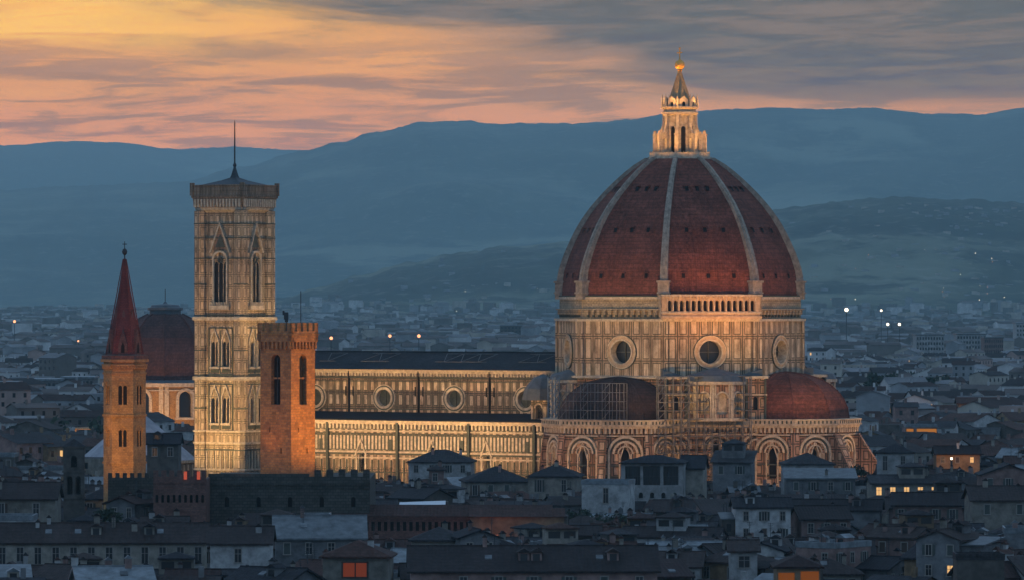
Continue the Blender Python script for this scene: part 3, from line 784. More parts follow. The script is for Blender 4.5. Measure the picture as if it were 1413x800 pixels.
for x in (-43, -59, -80, -101):
    mb = MB(); mb.tri_prism(Pa, [(x - 1.9, 15.8), (x - 1.5, 15.8), (x, 19.4), (x, 20.2)], 0, .6, 0); mb.tri_prism(Pa, [(x + 1.5, 15.8), (x + 1.9, 15.8), (x, 20.2), (x, 19.4)], 0, .6, 0); mb.pbox(Pa, x - 1.5, x - 1.1, 9, 15.8, 0, .4, 0); mb.pbox(Pa, x + 1.1, x + 1.5, 9, 15.8, 0, .4, 0)
    mb.build('gabled_window_frame', M['marble'], aw)
mb = MB()
mb.tri_prism(Pr, [(-21.7, 24.7), (-11.05, 24.7), (-11.05, 26.6), (-21.7, 25.0)], XW, XE - 2, 0)
mb.tri_prism(Pr, [(11.05, 24.7), (21.7, 24.7), (21.7, 25.0), (11.05, 26.6)], XW, XE - 2, 0)
mb.build('aisle_roof', M['roof2'], cat)
# facade slab and last bay turret by the drum
mb = MB(); mb.box(XW - 2.5, XW, -21, 21, 0, 26); mb.tri_prism(Pr, [(-11.5, 26), (11.5, 26), (11.5, 38), (0, 43.5), (-11.5, 38)], XW - 2.5, XW)
mb.build('facade', M['marble_tower'], cat)
mb = MB(); Pt = lambda u, z, n: (u, -18.5 - n, z)
mb.wall(Pt, -31.5, -27.0, 24.7, 31.0, [(-29.2, 25.6, 1.7, 28.2, 'arch')], .8, 0, 1, 2); mb.box(-31.5, -27.0, -17.7, -10, 24.7, 31.0, 0)
mb.tri_prism(Pt, [(-32, 31), (-26.6, 31), (-29.2, 32.8)], -8, .4, 1); mb.arch_ring(Pt, -29.2, 28.2, .85, 1.25, 0, .3, 1)
mb.build('turret', [M['marble_aisle'], M['marble'], M['dark']], cat)
mb = MB(); mb.lathe([(5.2, 30.2), (4.6, 33), (2.4, 35.6), (0, 36.6)], 8, -29, -17, 22.5); mb.build('turret_roof', M['lead'], cat)

# ------------------------------------------------------------------ scaffolding and hoist
def scaffold(name, label, phi, ap, u0, u1, z0, z1, du, dz, depth, r=.07, cx=0, cy=0, planks=True):
    sc_ = empty(name, CC, CROT, label, 'scaffolding'); P = face(phi, ap, cx, cy)
    mb = MB(); n = int((u1 - u0) / du); k = int((z1 - z0) / dz)
    for d in (0, depth):
        for i in range(n + 1): u = u0 + (u1 - u0) * i / n; mb.tube(P(u, z0, d), P(u, z1, d), r, 4)
        for j in range(k + 1): z = z0 + (z1 - z0) * j / k; mb.tube(P(u0, z, d), P(u1, z, d), r, 4)
    for j in range(k):
        for i in range(0, n, 3):
            mb.tube(P(u0 + (u1 - u0) * i / n, z0 + (z1 - z0) * j / k, depth), P(u0 + (u1 - u0) * (i + 1) / n, z0 + (z1 - z0) * (j + 1) / k, depth), r * .8, 4)
    mb.build('tube_frame', M['steel'], sc_)
    if planks:
        mb = MB()
        for j in range(1, k + 1): z = z0 + (z1 - z0) * j / k; mb.pbox(P, u0, u1, z - .05, z, .1, depth - .1)
        mb.build('plank_deck', M['bark'], sc_)
sx, sy = pol(-90, 29.5)
scaffold('tribune_scaffolding', 'dark tube scaffolding wrapped round the small left half dome', -90, 17.6, -5.5, 12.5, 26.4, 35.0, 1.9, 2.0, 1.4, .085)
for o in list(bpy.data.objects):
    if o.name == 'tribune_scaffolding': o.location = cl(0, -29.2, 0)
scaffold('pier_scaffolding', 'tall steel tube scaffolding before the middle pier under the dome', -45, 36.5, -15.5, 7.5, 0, 36.5, 1.9, 2.0, 1.3, .11)
hm_ = empty('mast_hoist', cl(-19.2, -28, 0), CROT, 'slim blue grey builders hoist mast where nave meets the dome', 'hoist')
mb = MB()
for a, b in ((-1, -1), (1, -1), (1, 1), (-1, 1)): mb.tube((a, b, 0), (a, b, 36), .16, 4)
for j in range(18):
    z = j * 2
    for (a, b), (c, d) in (((-1, -1), (1, -1)), ((1, -1), (1, 1)), ((1, 1), (-1, 1)), ((-1, 1), (-1, -1))):
        mb.tube((a, b, z), (c, d, z + 2), .10, 4); mb.tube((a, b, z), (c, d, z), .10, 4)
mb.build('lattice_mast', mat('blue_steel', noisy((.16, .21, .25), .8, 1.2, 1), .5), hm_)
mb = MB(); mb.box(-1.3, 1.3, -2.6, -1.05, 20, 22.6); mb.build('cage', M['steel'], hm_)

# ================================================================== BELL TOWER
TWX, TWY, _ = cl(-112, -30, 0)
tw = empty('bell_tower', (TWX, TWY, 0), CROT, 'tall square marble bell tower with tiered gothic windows and slim mast', 'bell tower')
TA = 6.1
mb = MB()
for k in range(4):
    P = face(k * 90, TA)
    holes = []
    for zb, zs in ((24.0, 29.6), (38.1, 43.7)):
        for u in (-2.36, -1.08, 1.08, 2.36): holes.append((u, zb, 1.02, zs, 'point'))
    for u in (-1.42, 0, 1.42): holes.append((u, 54.0, 1.26, 63.4, 'point'))
    mb.wall(P, -TA, TA, 0, 77, holes, .3, 0, 1, 3)
shaft = mb.build('shaft', [M['marble_tower'], M['marble'], M['green_marble'], M['dark']], tw)
for k in range(4):
    P = face(k * 90, TA)
    mb = MB()
    for z, h, n, mi in ((17.0, .4, .4, 2), (18.6, .5, .5, 1), (21.6, .45, .6, 1), (34.6, .9, .7, 1), (35.7, .3, .35, 2), (49.6, .9, .8, 1), (50.8, .35, .4, 2), (12, .4, .4, 1), (64.9, .22, .3, 2), (70.0, .3, .35, 2), (73.6, .25, .3, 2)):
        mb = MB(); mb.pbox(P, -TA, TA, z, z + h, 0, n, mi); mb.build('string_course', [M['marble_tower'], M['marble'], M['green_marble']], shaft)
    mb = MB()
    for u in [-4.2 + 1.4 * i for i in range(7)]: mb.pbox(P, u - .16, u + .16, 12.4, 17.0, 0, .3, 1); mb.pbox(P, u - .62, u - .5, 12.6, 16.8, 0, .12, 2)
    mb.build('panel_relief', [M['marble_tower'], M['marble'], M['green_marble']], shaft)
for k in range(4):
    P = face(k * 90, TA)
    for zb, zs in ((24.0, 29.6), (38.1, 43.7)):
        for c in (-1.72, 1.72):
            mb = MB()
            mb.tri_prism(P, [(c - 1.35, zs + .9), (c - 1.05, zs + .9), (c, zs + 3.3), (c, zs + 3.9)], 0, .45, 0)
            mb.tri_prism(P, [(c + 1.05, zs + .9), (c + 1.35, zs + .9), (c, zs + 3.9), (c, zs + 3.3)], 0, .45, 0)
            for s_ in (-1.2, 1.2): mb.pbox(P, c + s_ - .13, c + s_ + .13, zb - .3, zs + .9, 0, .4, 0)
            mb.pbox(P, c - 1.4, c + 1.4, zb - .6, zb - .1, 0, .6, 0); mb.pbox(P, c - 1.3, c + 1.3, zb - 1.6, zb - .7, 0, .12, 1)
            mb.build('gabled_window', [M['marble'], M['green_marble']], shaft)
        mb = MB(); mb.pbox(P, -.12, .12, zb - 1.8, zs + 3.5, 0, .2, 0)
        for s_ in (-1, 1): mb.pbox(P, s_ * 3.6 - .15, s_ * 3.6 + .15, zb - 1.8, zs + 3.8, 0, .15, 0)
        mb.pbox(P, -3.7, 3.7, zs + 3.9, zs + 4.15, 0, .2, 0); mb.pbox(P, -3.7, 3.7, zb - 2.1, zb - 1.85, 0, .2, 0)
        mb.build('inlaid_frame', M['green_marble'], shaft)
    mb = MB()
    mb.arch_ring(P, 0, 64.6, 1.9, 2.35, 0, .6, 0); mb.arch_ring(P, 0, 64.6, .5, .8, 0, .4, 1, 10, 0, 360)
    for s_ in (-1, 1):
        mb.pbox(P, s_ * 2.1 - .22, s_ * 2.1 + .22, 53.4, 64.6, 0, .55, 0)
        mb.tri_prism(P, [(2.75, 66.4), (3.15, 66.4), (0, 74.3), (0, 73.3)] if s_ > 0 else [(-3.15, 66.4), (-2.75, 66.4), (0, 73.3), (0, 74.3)], 0, .7, 0)
    mb.pbox(P, -3.0, 3.0, 52.3, 53.4, 0, .9, 0); dentils(mb, P, -3, 3, .5, .2, 53.4, 54.2, .6, .85, 0)
    mb.tri_prism(P, [(-2.5, 67.3), (2.5, 67.3), (0, 72.8)], 0, .2, 2); mb.tri_prism(P, [(-1.5, 67.8), (1.5, 67.8), (0, 71.2)], .2, .3, 1)
    mb.build('triple_window', [M['marble'], M['green_marble'], M['marble_cornice']], shaft)
for k in range(4):
    a = 45 + 90 * k; cx, cy = pol(a, TA * math.sqrt(2)); mb = MB()
    mb.lathe([(1.72, 0), (1.72, 77)], 8, cx, cy, 22.5, 0)
    for z, h, r in ((18.6, .5, 2.05), (21.6, .45, 2.1), (34.6, .9, 2.2), (49.6, .9, 2.3), (12, .4, 1.95)):
        mb.lathe([(1.7, z), (r, z + .1), (r, z + h), (1.7, z + h + .1)], 8, cx, cy, 22.5, 1)
    for z in (17, 35.7, 50.8, 58.5, 64.9, 70, 73.6, 27.5, 42): mb.lathe([(1.74, z), (1.82, z), (1.82, z + .28), (1.74, z + .28)], 8, cx, cy, 22.5, 2)
    mb.build('corner_buttress', [M['marble_tower'], M['marble'], M['green_marble']], tw)
mb = MB()
def sqr(prof, mi=0):
    q = TA + 1.0
    mb.lathe([((q + e) * math.sqrt(2), z) for e, z in prof], 4, 0, 0, 45, mi)
sqr([(-.9, 76.6), (.0, 77.2), (.1, 77.8)], 1); sqr([(.1, 77.8), (.3, 78.6), (.5, 80.1)], 0); sqr([(.5, 80.1), (.75, 80.3), (.75, 80.8), (.55, 80.9), (.55, 83.0), (.7, 83.1), (.7, 83.5), (.3, 83.5), (.3, 82.4), (-7, 82.4)], 0)
for k in range(4):
    P = face(k * 90, TA + 1.2); dentils(mb, P, -7.2, 7.2, .95, .45, 77.9, 79.9, .1, .55, 1)
    for u in (-7.6, 7.6): mb.pbox(P, u - .45, u + .45, 80.8, 84.0, .0, .85, 0)
mb.build('crowning_cornice', [M['marble_cornice'], M['marble']], tw)
mb = MB(); mb.lathe([(9.4, 82.6), (9.2, 83.4), (3.4, 84.7), (1.2, 85.4), (.9, 86.0), (.3, 88.0)], 4, 0, 0, 45); mb.build('pyramid_roof', M['iron'], tw)
mb = MB(); mb.lathe([(.3, 88), (.55, 88.5), (.3, 89), (.22, 89.2), (.2, 94), (.14, 99.2), (.0, 100)], 6); mb.build('mast', M['iron'], tw)

# ================================================================== BRICK BATTLEMENT TOWER
def merlons(mb, P, u0, u1, z0, z1, n0, n1, wd=1.0, gap=.9, mi=0):
    n = max(1, round((u1 - u0 + gap) / (wd + gap))); st = (u1 - u0 + gap) / n
    for k in range(n):
        a = u0 + k * st; mb.pbox(P, a, a + st - gap, z0, z1, n0, n1, mi)
BY = 950.0
ba = R(-35.5)
bt_ = empty('battlement_tower', (X(395.5, BY), BY + 4.8, 0), ba, 'floodlit square red brick tower with battlements and tall arched openings', 'tower')
HB = 3.5
mb = MB()
for k in range(4):
    P = face(k * 90, HB)
    mb.wall(P, -HB, HB, 0, 47.3, [(0, 36.0, 2.1, 44.0, 'arch'), (1.2, 27.2, .35, 28.2, 'rect'), (-1.4, 31, .3, 31.9, 'rect')], .9, 0, 0, 1)
    mb.pbox(P, -.1, .1, 36, 44.5, -.7, -.5, 2); mb.pbox(P, -1.0, 1.0, 40.6, 40.9, -.7, -.5, 0)
sh = mb.build('shaft', [M['brick'], M['dark'], M['iron']], bt_)
mb = MB()
for k in range(4):
    P = face(k * 90, HB)
    dentils(mb, P, -HB - .3, HB + .3, .85, .42, 46.0, 47.3, 0, .4); mb.pbox(P, -HB - .4, HB + .4, 47.3, 49.2, -.4, .4)
    merlons(mb, P, -HB - .4, HB + .4, 49.2, 50.7, .0, .4, .95, .65)
    mb.pbox(P, -HB - .45, HB + .45, 48.5, 48.7, .4, .5)
mb.add([(-3.9, -3.9, 48.4), (3.9, -3.9, 48.4), (3.9, 3.9, 48.4), (-3.9, 3.9, 48.4)])
mb.build('battlement', M['brick'], bt_)
mb = MB(); mb.tube((-1.2, 1.2, 48.4), (-1.2, 1.2, 52.4), .09, 5); mb.box(-1.75, -.85, 1.1, 1.3, 51.3, 52.6); mb.box(-1.45, -1.0, 1.0, 1.4, 50.8, 51.5); mb.box(-2.1, -1.7, 1.15, 1.25, 52.1, 52.9); mb.build('weather_vane', M['iron'], bt_)
mb = MB(); mb.tube((2.2, 1.0, 48.4), (2.2, 1.0, 56.4), .07, 4); mb.build('antenna', M['iron'], bt_)
TX, TY = bt_.location[0], bt_.location[1]
flood((TX + 24, TY - 14, 25), (TX + 2, TY, 38), 46000, (1, .42, .05), 65)
flood((TX - 10, TY - 26, 25), (TX - 1, TY, 37), 8500, (1, .38, .12), 65)
flood((TX - 4.5, TY - 5.5, 25), (TX - 3.2, TY - 2, 37), 900, (1, .36, .06), 80)

# ================================================================== OCHRE SPIRE TOWER
SY = 985.0
spx = X(172, SY)
sp = empty('spire_tower', (spx, SY, 0), R(-2), 'ochre hexagonal bell tower with tall pointed brick spire at left', 'bell tower')
RH = 3.95; AH = RH * math.cos(R(30)); SH = RH / 2
mb = MB()
for k in range(6):
    P = face(k * 60 + 30, AH)
    mb.wall(P, -SH, SH, 0, 43.6, [(-.42, 27.6, .62, 30.4, 'arch'), (.42, 27.6, .62, 30.4, 'arch'), (-.45, 35.4, .7, 38.6, 'arch'), (.45, 35.4, .7, 38.6, 'arch')], .25, 0, 0, 1, 6)
    mb.arch_ring(P, 0, 30.4, .95, 1.2, 0, .12, 0); mb.arch_ring(P, 0, 38.6, 1.05, 1.3, 0, .12, 0)
s0 = mb.build('shaft', [M['brick_ochre'], M['dark']], sp)
mb = MB()
for z, h, o in ((24.4, .35, .2), (33.2, .4, .25), (41.0, .35, .2), (42.6, .3, .35), (43.3, .5, .55)):
    m2 = MB(); m2.lathe([(RH, z), (RH + o, z), (RH + o, z + h), (RH, z + h)], 6, 0, 0, 0); m2.build('string_course', M['brick_ochre'], s0)
for k in range(6):
    P = face(k * 60 + 30, AH); dentils(mb, P, -SH, SH, .5, .25, 42.0, 42.7, 0, .35)
mb.build('corbel_band', M['brick_ochre'], s0)
mb = MB(); mb.lathe([(RH + .35, 43.8), (RH + .35, 44.5), (RH, 44.6), (RH - .35, 44.7)], 6); mb.build('parapet', M['brick_rose'], sp)
mb = MB(); mb.lathe([(3.55, 44.5), (2.0, 52.0), (.95, 57.4), (.30, 62.3), (0, 62.5)], 6)
for k in range(6):
    a = R(60 * k); mb.tube((3.55 * math.cos(a), 3.55 * math.sin(a), 44.5), (.3 * math.cos(a), .3 * math.sin(a), 62.3), .16, 4, 0, .1)
spire = mb.build('spire', M['spire_tile'], sp)
for k in range(6):
    P = face(k * 60 + 30, 2.95); mb = MB()
    mb.tri_prism(P, [(-.85, 44.6), (.85, 44.6), (.85, 46.4), (0, 49.4), (-.85, 46.4)], -1.2, .15, 0)
    mb.tri_prism(P, [(-.32, 45.0), (.32, 45.0), (.32, 46.3), (0, 47.0), (-.32, 46.3)], .15, .18, 1)
    mb.build('gablet', [M['brick_rose'], M['dark']], spire)
    P = face(k * 60 + 30, 1.35); mb = MB(); mb.tri_prism(P, [(-.25, 51.6), (.25, 51.6), (.25, 52.4), (0, 53), (-.25, 52.4)], 0, .45); mb.build('lucarne', M['brick_rose'], spire)
mb = MB(); mb.lathe([(.12, 62.2), (.12, 63), (.42, 63.3), (.5, 63.7), (.35, 64.1), (.08, 64.3), (.06, 65.6)], 8, sm=True); mb.box(-.4, .4, -.05, .05, 65, 65.15)
mb.build('finial', M['iron'], sp)
flood((spx - 5, SY - 24, 24), (spx, SY, 32), 17000, (1, .45, .08), 70)
flood((spx - 4.6, SY - 4.6, 31), (spx - 1.2, SY - 2.5, 33), 260, (1, .45, .10), 130)
flood((spx + 20, SY - 14, 22), (spx, SY, 34), 4500, (1, .42, .12), 70)
flood((spx, SY - 30, 30), (spx, SY, 52), 8000, (1, .25, .16), 40)

# ================================================================== CHAPEL DOME BEHIND
CY = 1700.0; cxp = X(228, CY)
ch = empty('domed_chapel', (cxp, CY, 0), R(-20), 'dark ribbed chapel dome over warm lit drum, between spire and bell tower', 'church')
s = CY / F
mb = MB()
prof = [(16.8, Z(530, CY)), (16.2, Z(505, CY)), (15.0, Z(485, CY)), (13.2, Z(465, CY)), (10.8, Z(450, CY)), (8.6, Z(440, CY)), (6.4, Z(435, CY)), (5.4, Z(433, CY)), (0, Z(431, CY))]
mb.lathe(prof, 8, 0, 0, 22.5, 0); cd = mb.build('dome_shell', M['dome_tile_old'], ch)
for k in range(8):
    a = R(22.5 + 45 * k); mb = MB()
    for (r0, z0), (r1, z1) in zip(prof[:-1], prof[1:-1]): mb.tube((r0 * math.cos(a), r0 * math.sin(a), z0), (r1 * math.cos(a), r1 * math.sin(a), z1), .35, 5)
    mb.build('rib', M['dome_tile_old'], cd)
mb = MB(); zt = Z(433, CY)
mb.lathe([(5.0, zt - .5), (5.0, zt + 1.2), (5.7, zt + 1.3), (5.7, zt + 2.1), (4.8, zt + 2.2), (4.4, zt + 2.9), (.8, zt + 3.3), (.3, zt + 4)], 16); mb.build('lantern', M['lead'], ch)
mb = MB(); mb.tube((0, 0, zt + 3.5), (0, 0, Z(399, CY)), .13, 5); mb.build('lightning_rod', M['iron'], ch)
mb = MB(); zc = Z(532, CY); AC = 17.6; SC = AC * math.tan(R(22.5))
for k in range(8):
    P = face(k * 45, AC)
    mb.wall(P, -SC, SC, 0, zc, [(0, Z(573, CY), 4.6, Z(548, CY), 'arch')], 1.2, 0, 1, 2)
    mb.arch_ring(P, 0, Z(548, CY), 2.3, 3.3, 0, .5, 1); mb.pbox(P, -3.3, -2.3, Z(576, CY), Z(548, CY), 0, .5, 1); mb.pbox(P, 2.3, 3.3, Z(576, CY), Z(548, CY), 0, .5, 1); mb.pbox(P, -3.6, 3.6, Z(577, CY), Z(574, CY), 0, .8, 1)
    for u in (-SC + .8, SC - .8): mb.pbox(P, u - .7, u + .7, 0, zc, 0, .5, 1)
    mb.pbox(P, -SC - .5, SC + .5, zc, zc + 1.2, -2, 1.0, 1); mb.pbox(P, -SC - .3, SC + .3, zc - 1.3, zc - .9, 0, .6, 1)
mb.build('drum', [M['brick_ochre'], M['marble'], M['glass']], ch)
mb = MB(); mb.lathe([(19.4, zc + 1.2), (17.4, zc + 2.0), (16.6, zc + 2.1)], 8, 0, 0, 22.5); mb.build('eaves_roof', M['lead'], ch)
mb = MB(); mb.box(-30, 24, -18, 40, 0, Z(590, CY)); 
mb.build('nave', [M['brick_ochre']], ch)
flood((cxp - 8, CY - 42, 12), (cxp - 6, CY - 17, 24), 26000, (1, .50, .16), 90)
flood((cxp + 14, CY - 40, 12), (cxp + 3, CY - 17, 24), 14000, (1, .50, .16), 90)
flood((cxp - 42, CY - 26, 12), (cxp - 17, CY - 3, 24), 16000, (1, .50, .16), 90)

# ================================================================== BAPTISTERY
PY = 1385.0; bx = X(191, PY)
bp = empty('baptistery', (bx, PY, 0), R(-31.7), 'low octagonal baptistery with pale marble pyramid roof behind the spire tower', 'baptistery')
mb = MB(); RB = 15.2
mb.lathe([(RB, 0), (RB, 12.2)], 8, 0, 0, 22.5, 0); mb.lathe([(RB, 12.2), (RB + .5, 12.4), (RB + .5, 13)], 8, 0, 0, 22.5, 1)
mb.build('wall', [M['marble_aisle'], M['marble']], bp)
mb = MB(); mb.lathe([(RB + .6, 13), (1.0, Z(568, PY)), (.8, Z(566, PY)), (0, Z(565, PY))], 8, 0, 0, 22.5); mb.build('pyramid_roof', M['white_roof'], bp)
mb = MB(); zt = Z(567, PY)
for k in range(8): a = R(45 * k); mb.tube((.7 * math.cos(a), .7 * math.sin(a), zt - .5), (.7 * math.cos(a), .7 * math.sin(a), zt + 2.2), .1, 4)
mb.lathe([(1, zt + 2.2), (.1, zt + 3.8), (0, zt + 3.9)], 8); mb.build('lantern', M['marble'], bp)
flood((bx + 12, PY - 30, 10), (bx + 8, PY - 12, 10), 3500, WARM, 90)

# ================================================================== THE TOWN
rng = random.Random(11)
_wm = {}
def window_mesh(kind, w, h):
    key = (kind, round(w, 1), round(h, 1))
    if key in _wm: return _wm[key]
    mb = MB(); a = w / 2
    mb.box(-a - .14, a + .14, -.10, .02, h, h + .16, 0); mb.box(-a - .2, a + .2, -.18, .02, -.14, 0, 0)
    mb.box(-a - .14, -a, -.08, .02, 0, h, 0); mb.box(a, a + .14, -.08, .02, 0, h, 0)
    mb.add([(-a, -.015, 0), (a, -.015, 0), (a, -.015, h), (-a, -.015, h)], 1)
    if kind == 'open':
        mb.box(-a - .14 - w * .48, -a - .15, -.07, .02, 0, h, 2); mb.box(a + .15, a + .14 + w * .48, -.07, .02, 0, h, 2)
        mb.box(-.04, .04, -.05, 0, 0, h, 0)
    elif kind == 'shut': mb.box(-a, a, -.06, 0, 0, h, 2)
    else: mb.box(-.04, .04, -.05, 0, 0, h, 0); mb.box(-a, a, -.05, 0, h * .62, h * .62 + .06, 0)
    o = mb.build('window', [M['frame'], M['lit'] if kind == 'lit' else M['glass'], M['shutter'] if rng.random() < .5 else M['shutter_b']])
    me = o.data; bpy.data.objects.remove(o); _wm[key] = me; return me
def put(name, me, parent, loc, rz=0):
    o = bpy.data.objects.new(name, me); col.objects.link(o); o.parent = parent; o.location = loc; o.rotation_euler = (0, 0, rz); return o

def house(x, y, w, d, h, rot, roof, wall, rmat, rows=2, step=3.0, wz=1.7, ww=.95, feats=(), rise=None, lit=0, label=None, group=None, name='house', wkind=None, ov=.55):
    """x,y centre; w along local x, d along local y, eave height h; local -y is the front"""
    root = empty(name, (x, y, 0), R(rot), label, 'house', group)
    a, b = w / 2, d / 2
    mb = MB()
    for p, q in (((-a, -b), (a, -b)), ((a, -b), (a, b)), ((a, b), (-a, b)), ((-a, b), (-a, -b))):
        mb.add([(*p, 0), (*q, 0), (*q, h), (*p, h)])
    rf = MB(); T = .28
    def slab(pts):
        top = [(p[0], p[1], p[2] + T) for p in pts]; rf.add(top); rf.add(list(reversed(pts)))
        for i in range(len(pts)): j = (i + 1) % len(pts); rf.add([pts[i], pts[j], top[j], top[i]])
    if roof == 'gx':                                    # ridge along x
        r_ = rise or b * .36; k = r_ / b; e = h - ov * k
        slab([(-a - ov, -b - ov, e), (a + ov, -b - ov, e), (a + ov, 0, h + r_), (-a - ov, 0, h + r_)]); slab([(a + ov, b + ov, e), (-a - ov, b + ov, e), (-a - ov, 0, h + r_), (a + ov, 0, h + r_)])
        mb.add([(a, -b, h), (a, b, h), (a, 0, h + r_)]); mb.add([(-a, b, h), (-a, -b, h), (-a, 0, h + r_)])
        rf.tube((-a - ov, 0, h + r_ + T), (a + ov, 0, h + r_ + T), .16, 5)
    elif roof == 'gy':
        r_ = rise or a * .36; k = r_ / a; e = h - ov * k
        slab([(-a - ov, b + ov, e), (-a - ov, -b - ov, e), (0, -b - ov, h + r_), (0, b + ov, h + r_)]); slab([(a + ov, -b - ov, e), (a + ov, b + ov, e), (0, b + ov, h + r_), (0, -b - ov, h + r_)])
        mb.add([(-a, -b, h), (a, -b, h), (0, -b, h + r_)]); mb.add([(a, b, h), (-a, b, h), (0, b, h + r_)])
        rf.tube((0, -b - ov, h + r_ + T), (0, b + ov, h + r_ + T), .16, 5)
    elif roof == 'hip':
        r_ = rise or min(a, b) * .42; e = h - ov * .35; A, B = a + ov, b + ov
        if a >= b: p, q = (-(a - b), 0, h + r_), ((a - b), 0, h + r_)
        else: p, q = (0, -(b - a), h + r_), (0, (b - a), h + r_)
        c = [(-A, -B, e), (A, -B, e), (A, B, e), (-A, B, e)]
        if a >= b:
            slab([c[0], c[1], q, p]); slab([c[2], c[3], p, q]); slab([c[1], c[2], q]); slab([c[3], c[0], p])
        else:
            slab([c[0], c[1], p]); slab([c[1], c[2], q, p]); slab([c[2], c[3], q]); slab([c[3], c[0], p, q])
    elif roof == 'shed':
        r_ = rise or d * .22; e = h - ov * .22
        slab([(-a - ov, -b - ov, e), (a + ov, -b - ov, e), (a + ov, b + ov, h + r_), (-a - ov, b + ov, h + r_)])
        mb.add([(a, -b, h), (a, b, h), (a, b, h + r_)]); mb.add([(-a, b, h), (-a, -b, h), (-a, b, h + r_)]); mb.add([(a, b, h), (-a, b, h), (-a, b, h + r_), (a, b, h + r_)])
    else:
        r_ = .6
        rf.box(-a - .1, a + .1, -b - .1, b + .1, h, h + .25)
        for q in ((-a - .1, a + .1, -b - .1, -b + .2), (-a - .1, a + .1, b - .2, b + .1), (-a - .1, -a + .2, -b + .2, b - .2), (a - .2, a + .1, -b + .2, b - .2)): rf.box(*q, h + .25, h + .9)
    mb.build('wall', M[wall], root); ro = rf.build('roof', M[rmat], root)
    # windows on the sides that look towards the viewer
    vx, vy = -x, -y; L = math.hypot(vx, vy); vx /= L; vy /= L
    cr, sr = math.cos(R(rot)), math.sin(R(rot))
    for (nx_, ny_, length, dist, rz) in ((0, -1, w, b, 0), (1, 0, d, a, R(90)), (-1, 0, d, a, R(-90)), (0, 1, w, b, R(180))):
        wx, wy = nx_ * cr - ny_ * sr, nx_ * sr + ny_ * cr
        if wx * vx + wy * vy < .3: continue
        n = max(1, int(length / step))
        if length < 2.2: continue
        off = rng.uniform(-.3, .3)
        for j in range(rows):
            if j and rng.random() < .15: continue
            for i in range(n):
                if rng.random() < .12 and not wkind: continue
                u = (i + .5 - n / 2) * length / n + off
                if abs(u) > length / 2 - ww * .5 - .15: u = math.copysign(length / 2 - ww * .5 - .15, u)
                z = h - .75 - wz - j * (wz + 1.5)
                kd = wkind or rng.choice(['open', 'plain', 'shut', 'plain', 'open'])
                if lit and rng.random() < lit: kd = 'lit'
                lx, ly = (nx_ * dist + (-ny_) * u, ny_ * dist + nx_ * u)
                put('window', window_mesh(kd, ww, wz), root, (lx, ly, z), rz)
    rt = h + r_
    def roofz(u, v):
        if roof == 'gx': return h + r_ * (1 - abs(v) / b)
        if roof == 'gy': return h + r_ * (1 - abs(u) / a)
        if roof == 'hip': return h + r_ * max(0, min(1, (1 - abs(v) / b) * b / min(a, b), (1 - abs(u) / a) * a / min(a, b)))
        if roof == 'shed': return h + r_ * (v + b) / d
        return h + .2
    for f in feats:
        if f == 'annex':
            sd = rng.choice([-1, 1]); aw, ad, ah = rng.uniform(2, 4), rng.uniform(3, max(3.2, d * .8)), h - rng.uniform(.6, 3)
            x0, x1 = (a - .05, a + aw) if sd > 0 else (-a - aw, -a + .05); y0 = -b + rng.uniform(-1.5, 1.2); y1 = y0 + ad
            am = rng.choice(['cream', 'white', 'grey', 'pink', 'ochre', 'stone'])
            mb = MB(); mb.box(x0, x1, y0, y1, 0, ah, 0)
            mb.tri_prism(lambda p, q, n: (n, p, q), [(y0 - .35, ah - .05), (y1 + .2, ah + .9), (y1 + .2, ah + 1.1), (y0 - .35, ah + .18)], x0 - .3, x1 + .3, 1)
            xm = (x0 + x1) / 2; mb.add([(xm - .4, y0 - .03, ah - 2.2), (xm + .4, y0 - .03, ah - 2.2), (xm + .4, y0 - .03, ah - .8), (xm - .4, y0 - .03, ah - .8)], 2)
            mb.build('annex', [M[am], M[rng.choice(['roof1', 'roof2', 'roof3', 'roof_zinc'])], M['glass']], root); continue
        u, v = rng.uniform(-a * .65, a * .65), rng.uniform(-b * .5, b * .5)
        z = roofz(u, v)
        mb = MB()
        if f == 'chimney':
            c = rng.choice([.3, .45]); hh = rng.uniform(.9, 1.8)
            mb.box(u - c, u + c, v - .3, v + .3, z - .6, z + hh, 0); mb.box(u - c - .1, u + c + .1, v - .4, v + .4, z + hh, z + hh + .12, 1)
            mb.tri_prism(lambda p, q, n: (u + p, v + n, z + hh + .12 + q), [(-c, .0), (c, .0), (0, .4)], -.3, .3, 1)
            mb.build('chimney', [M[rng.choice([wall, 'white', 'cream', 'pink'])], M[rmat]], ro)
        elif f == 'antenna':
            t = z + rng.uniform(2.2, 3.6)
            mb.tube((u, v, z - .2), (u, v, t), .06, 4)
            for q in range(4): mb.tube((u - .5 + .1 * q, v, t - .15 - .28 * q), (u + .5 - .1 * q, v, t - .15 - .28 * q), .04, 4)
            mb.build('antenna', M['iron'], ro)
        elif f == 'dormer':
            v = -b * .55 if roof in ('gx', 'hip', 'shed') else v; z = roofz(u, v)
            mb.box(u - .8, u + .8, v - .6, v + 2.0, z - .6, z + 1.25, 0)
            mb.add([(u - .5, v - .62, z), (u + .5, v - .62, z), (u + .5, v - .62, z + 1), (u - .5, v - .62, z + 1)], 2)
            mb.tri_prism(lambda p, q, n: (u + p, v + n, z + 1.25 + q), [(-1.05, -.05), (1.05, -.05), (0, .55)], -.85, 2.0, 1)
            mb.build('dormer', [M[wall], M[rmat], M['glass']], ro)
        elif f == 'skylight' and roof in ('gx', 'hip', 'shed'):
            v = -b * .5; k = (roofz(u, v + .1) - roofz(u, v - .1)) / .2; z = roofz(u, v) + T + .1
            mb.tri_prism(lambda p, q, n: (u + n, v + p, z + p * k + q), [(-.6, -.15), (.6, -.15), (.6, .05), (-.6, .05)], -.5, .5, 0)
            mb.build('skylight', [M['roof_zinc']], ro)
        elif f == 'terrace':
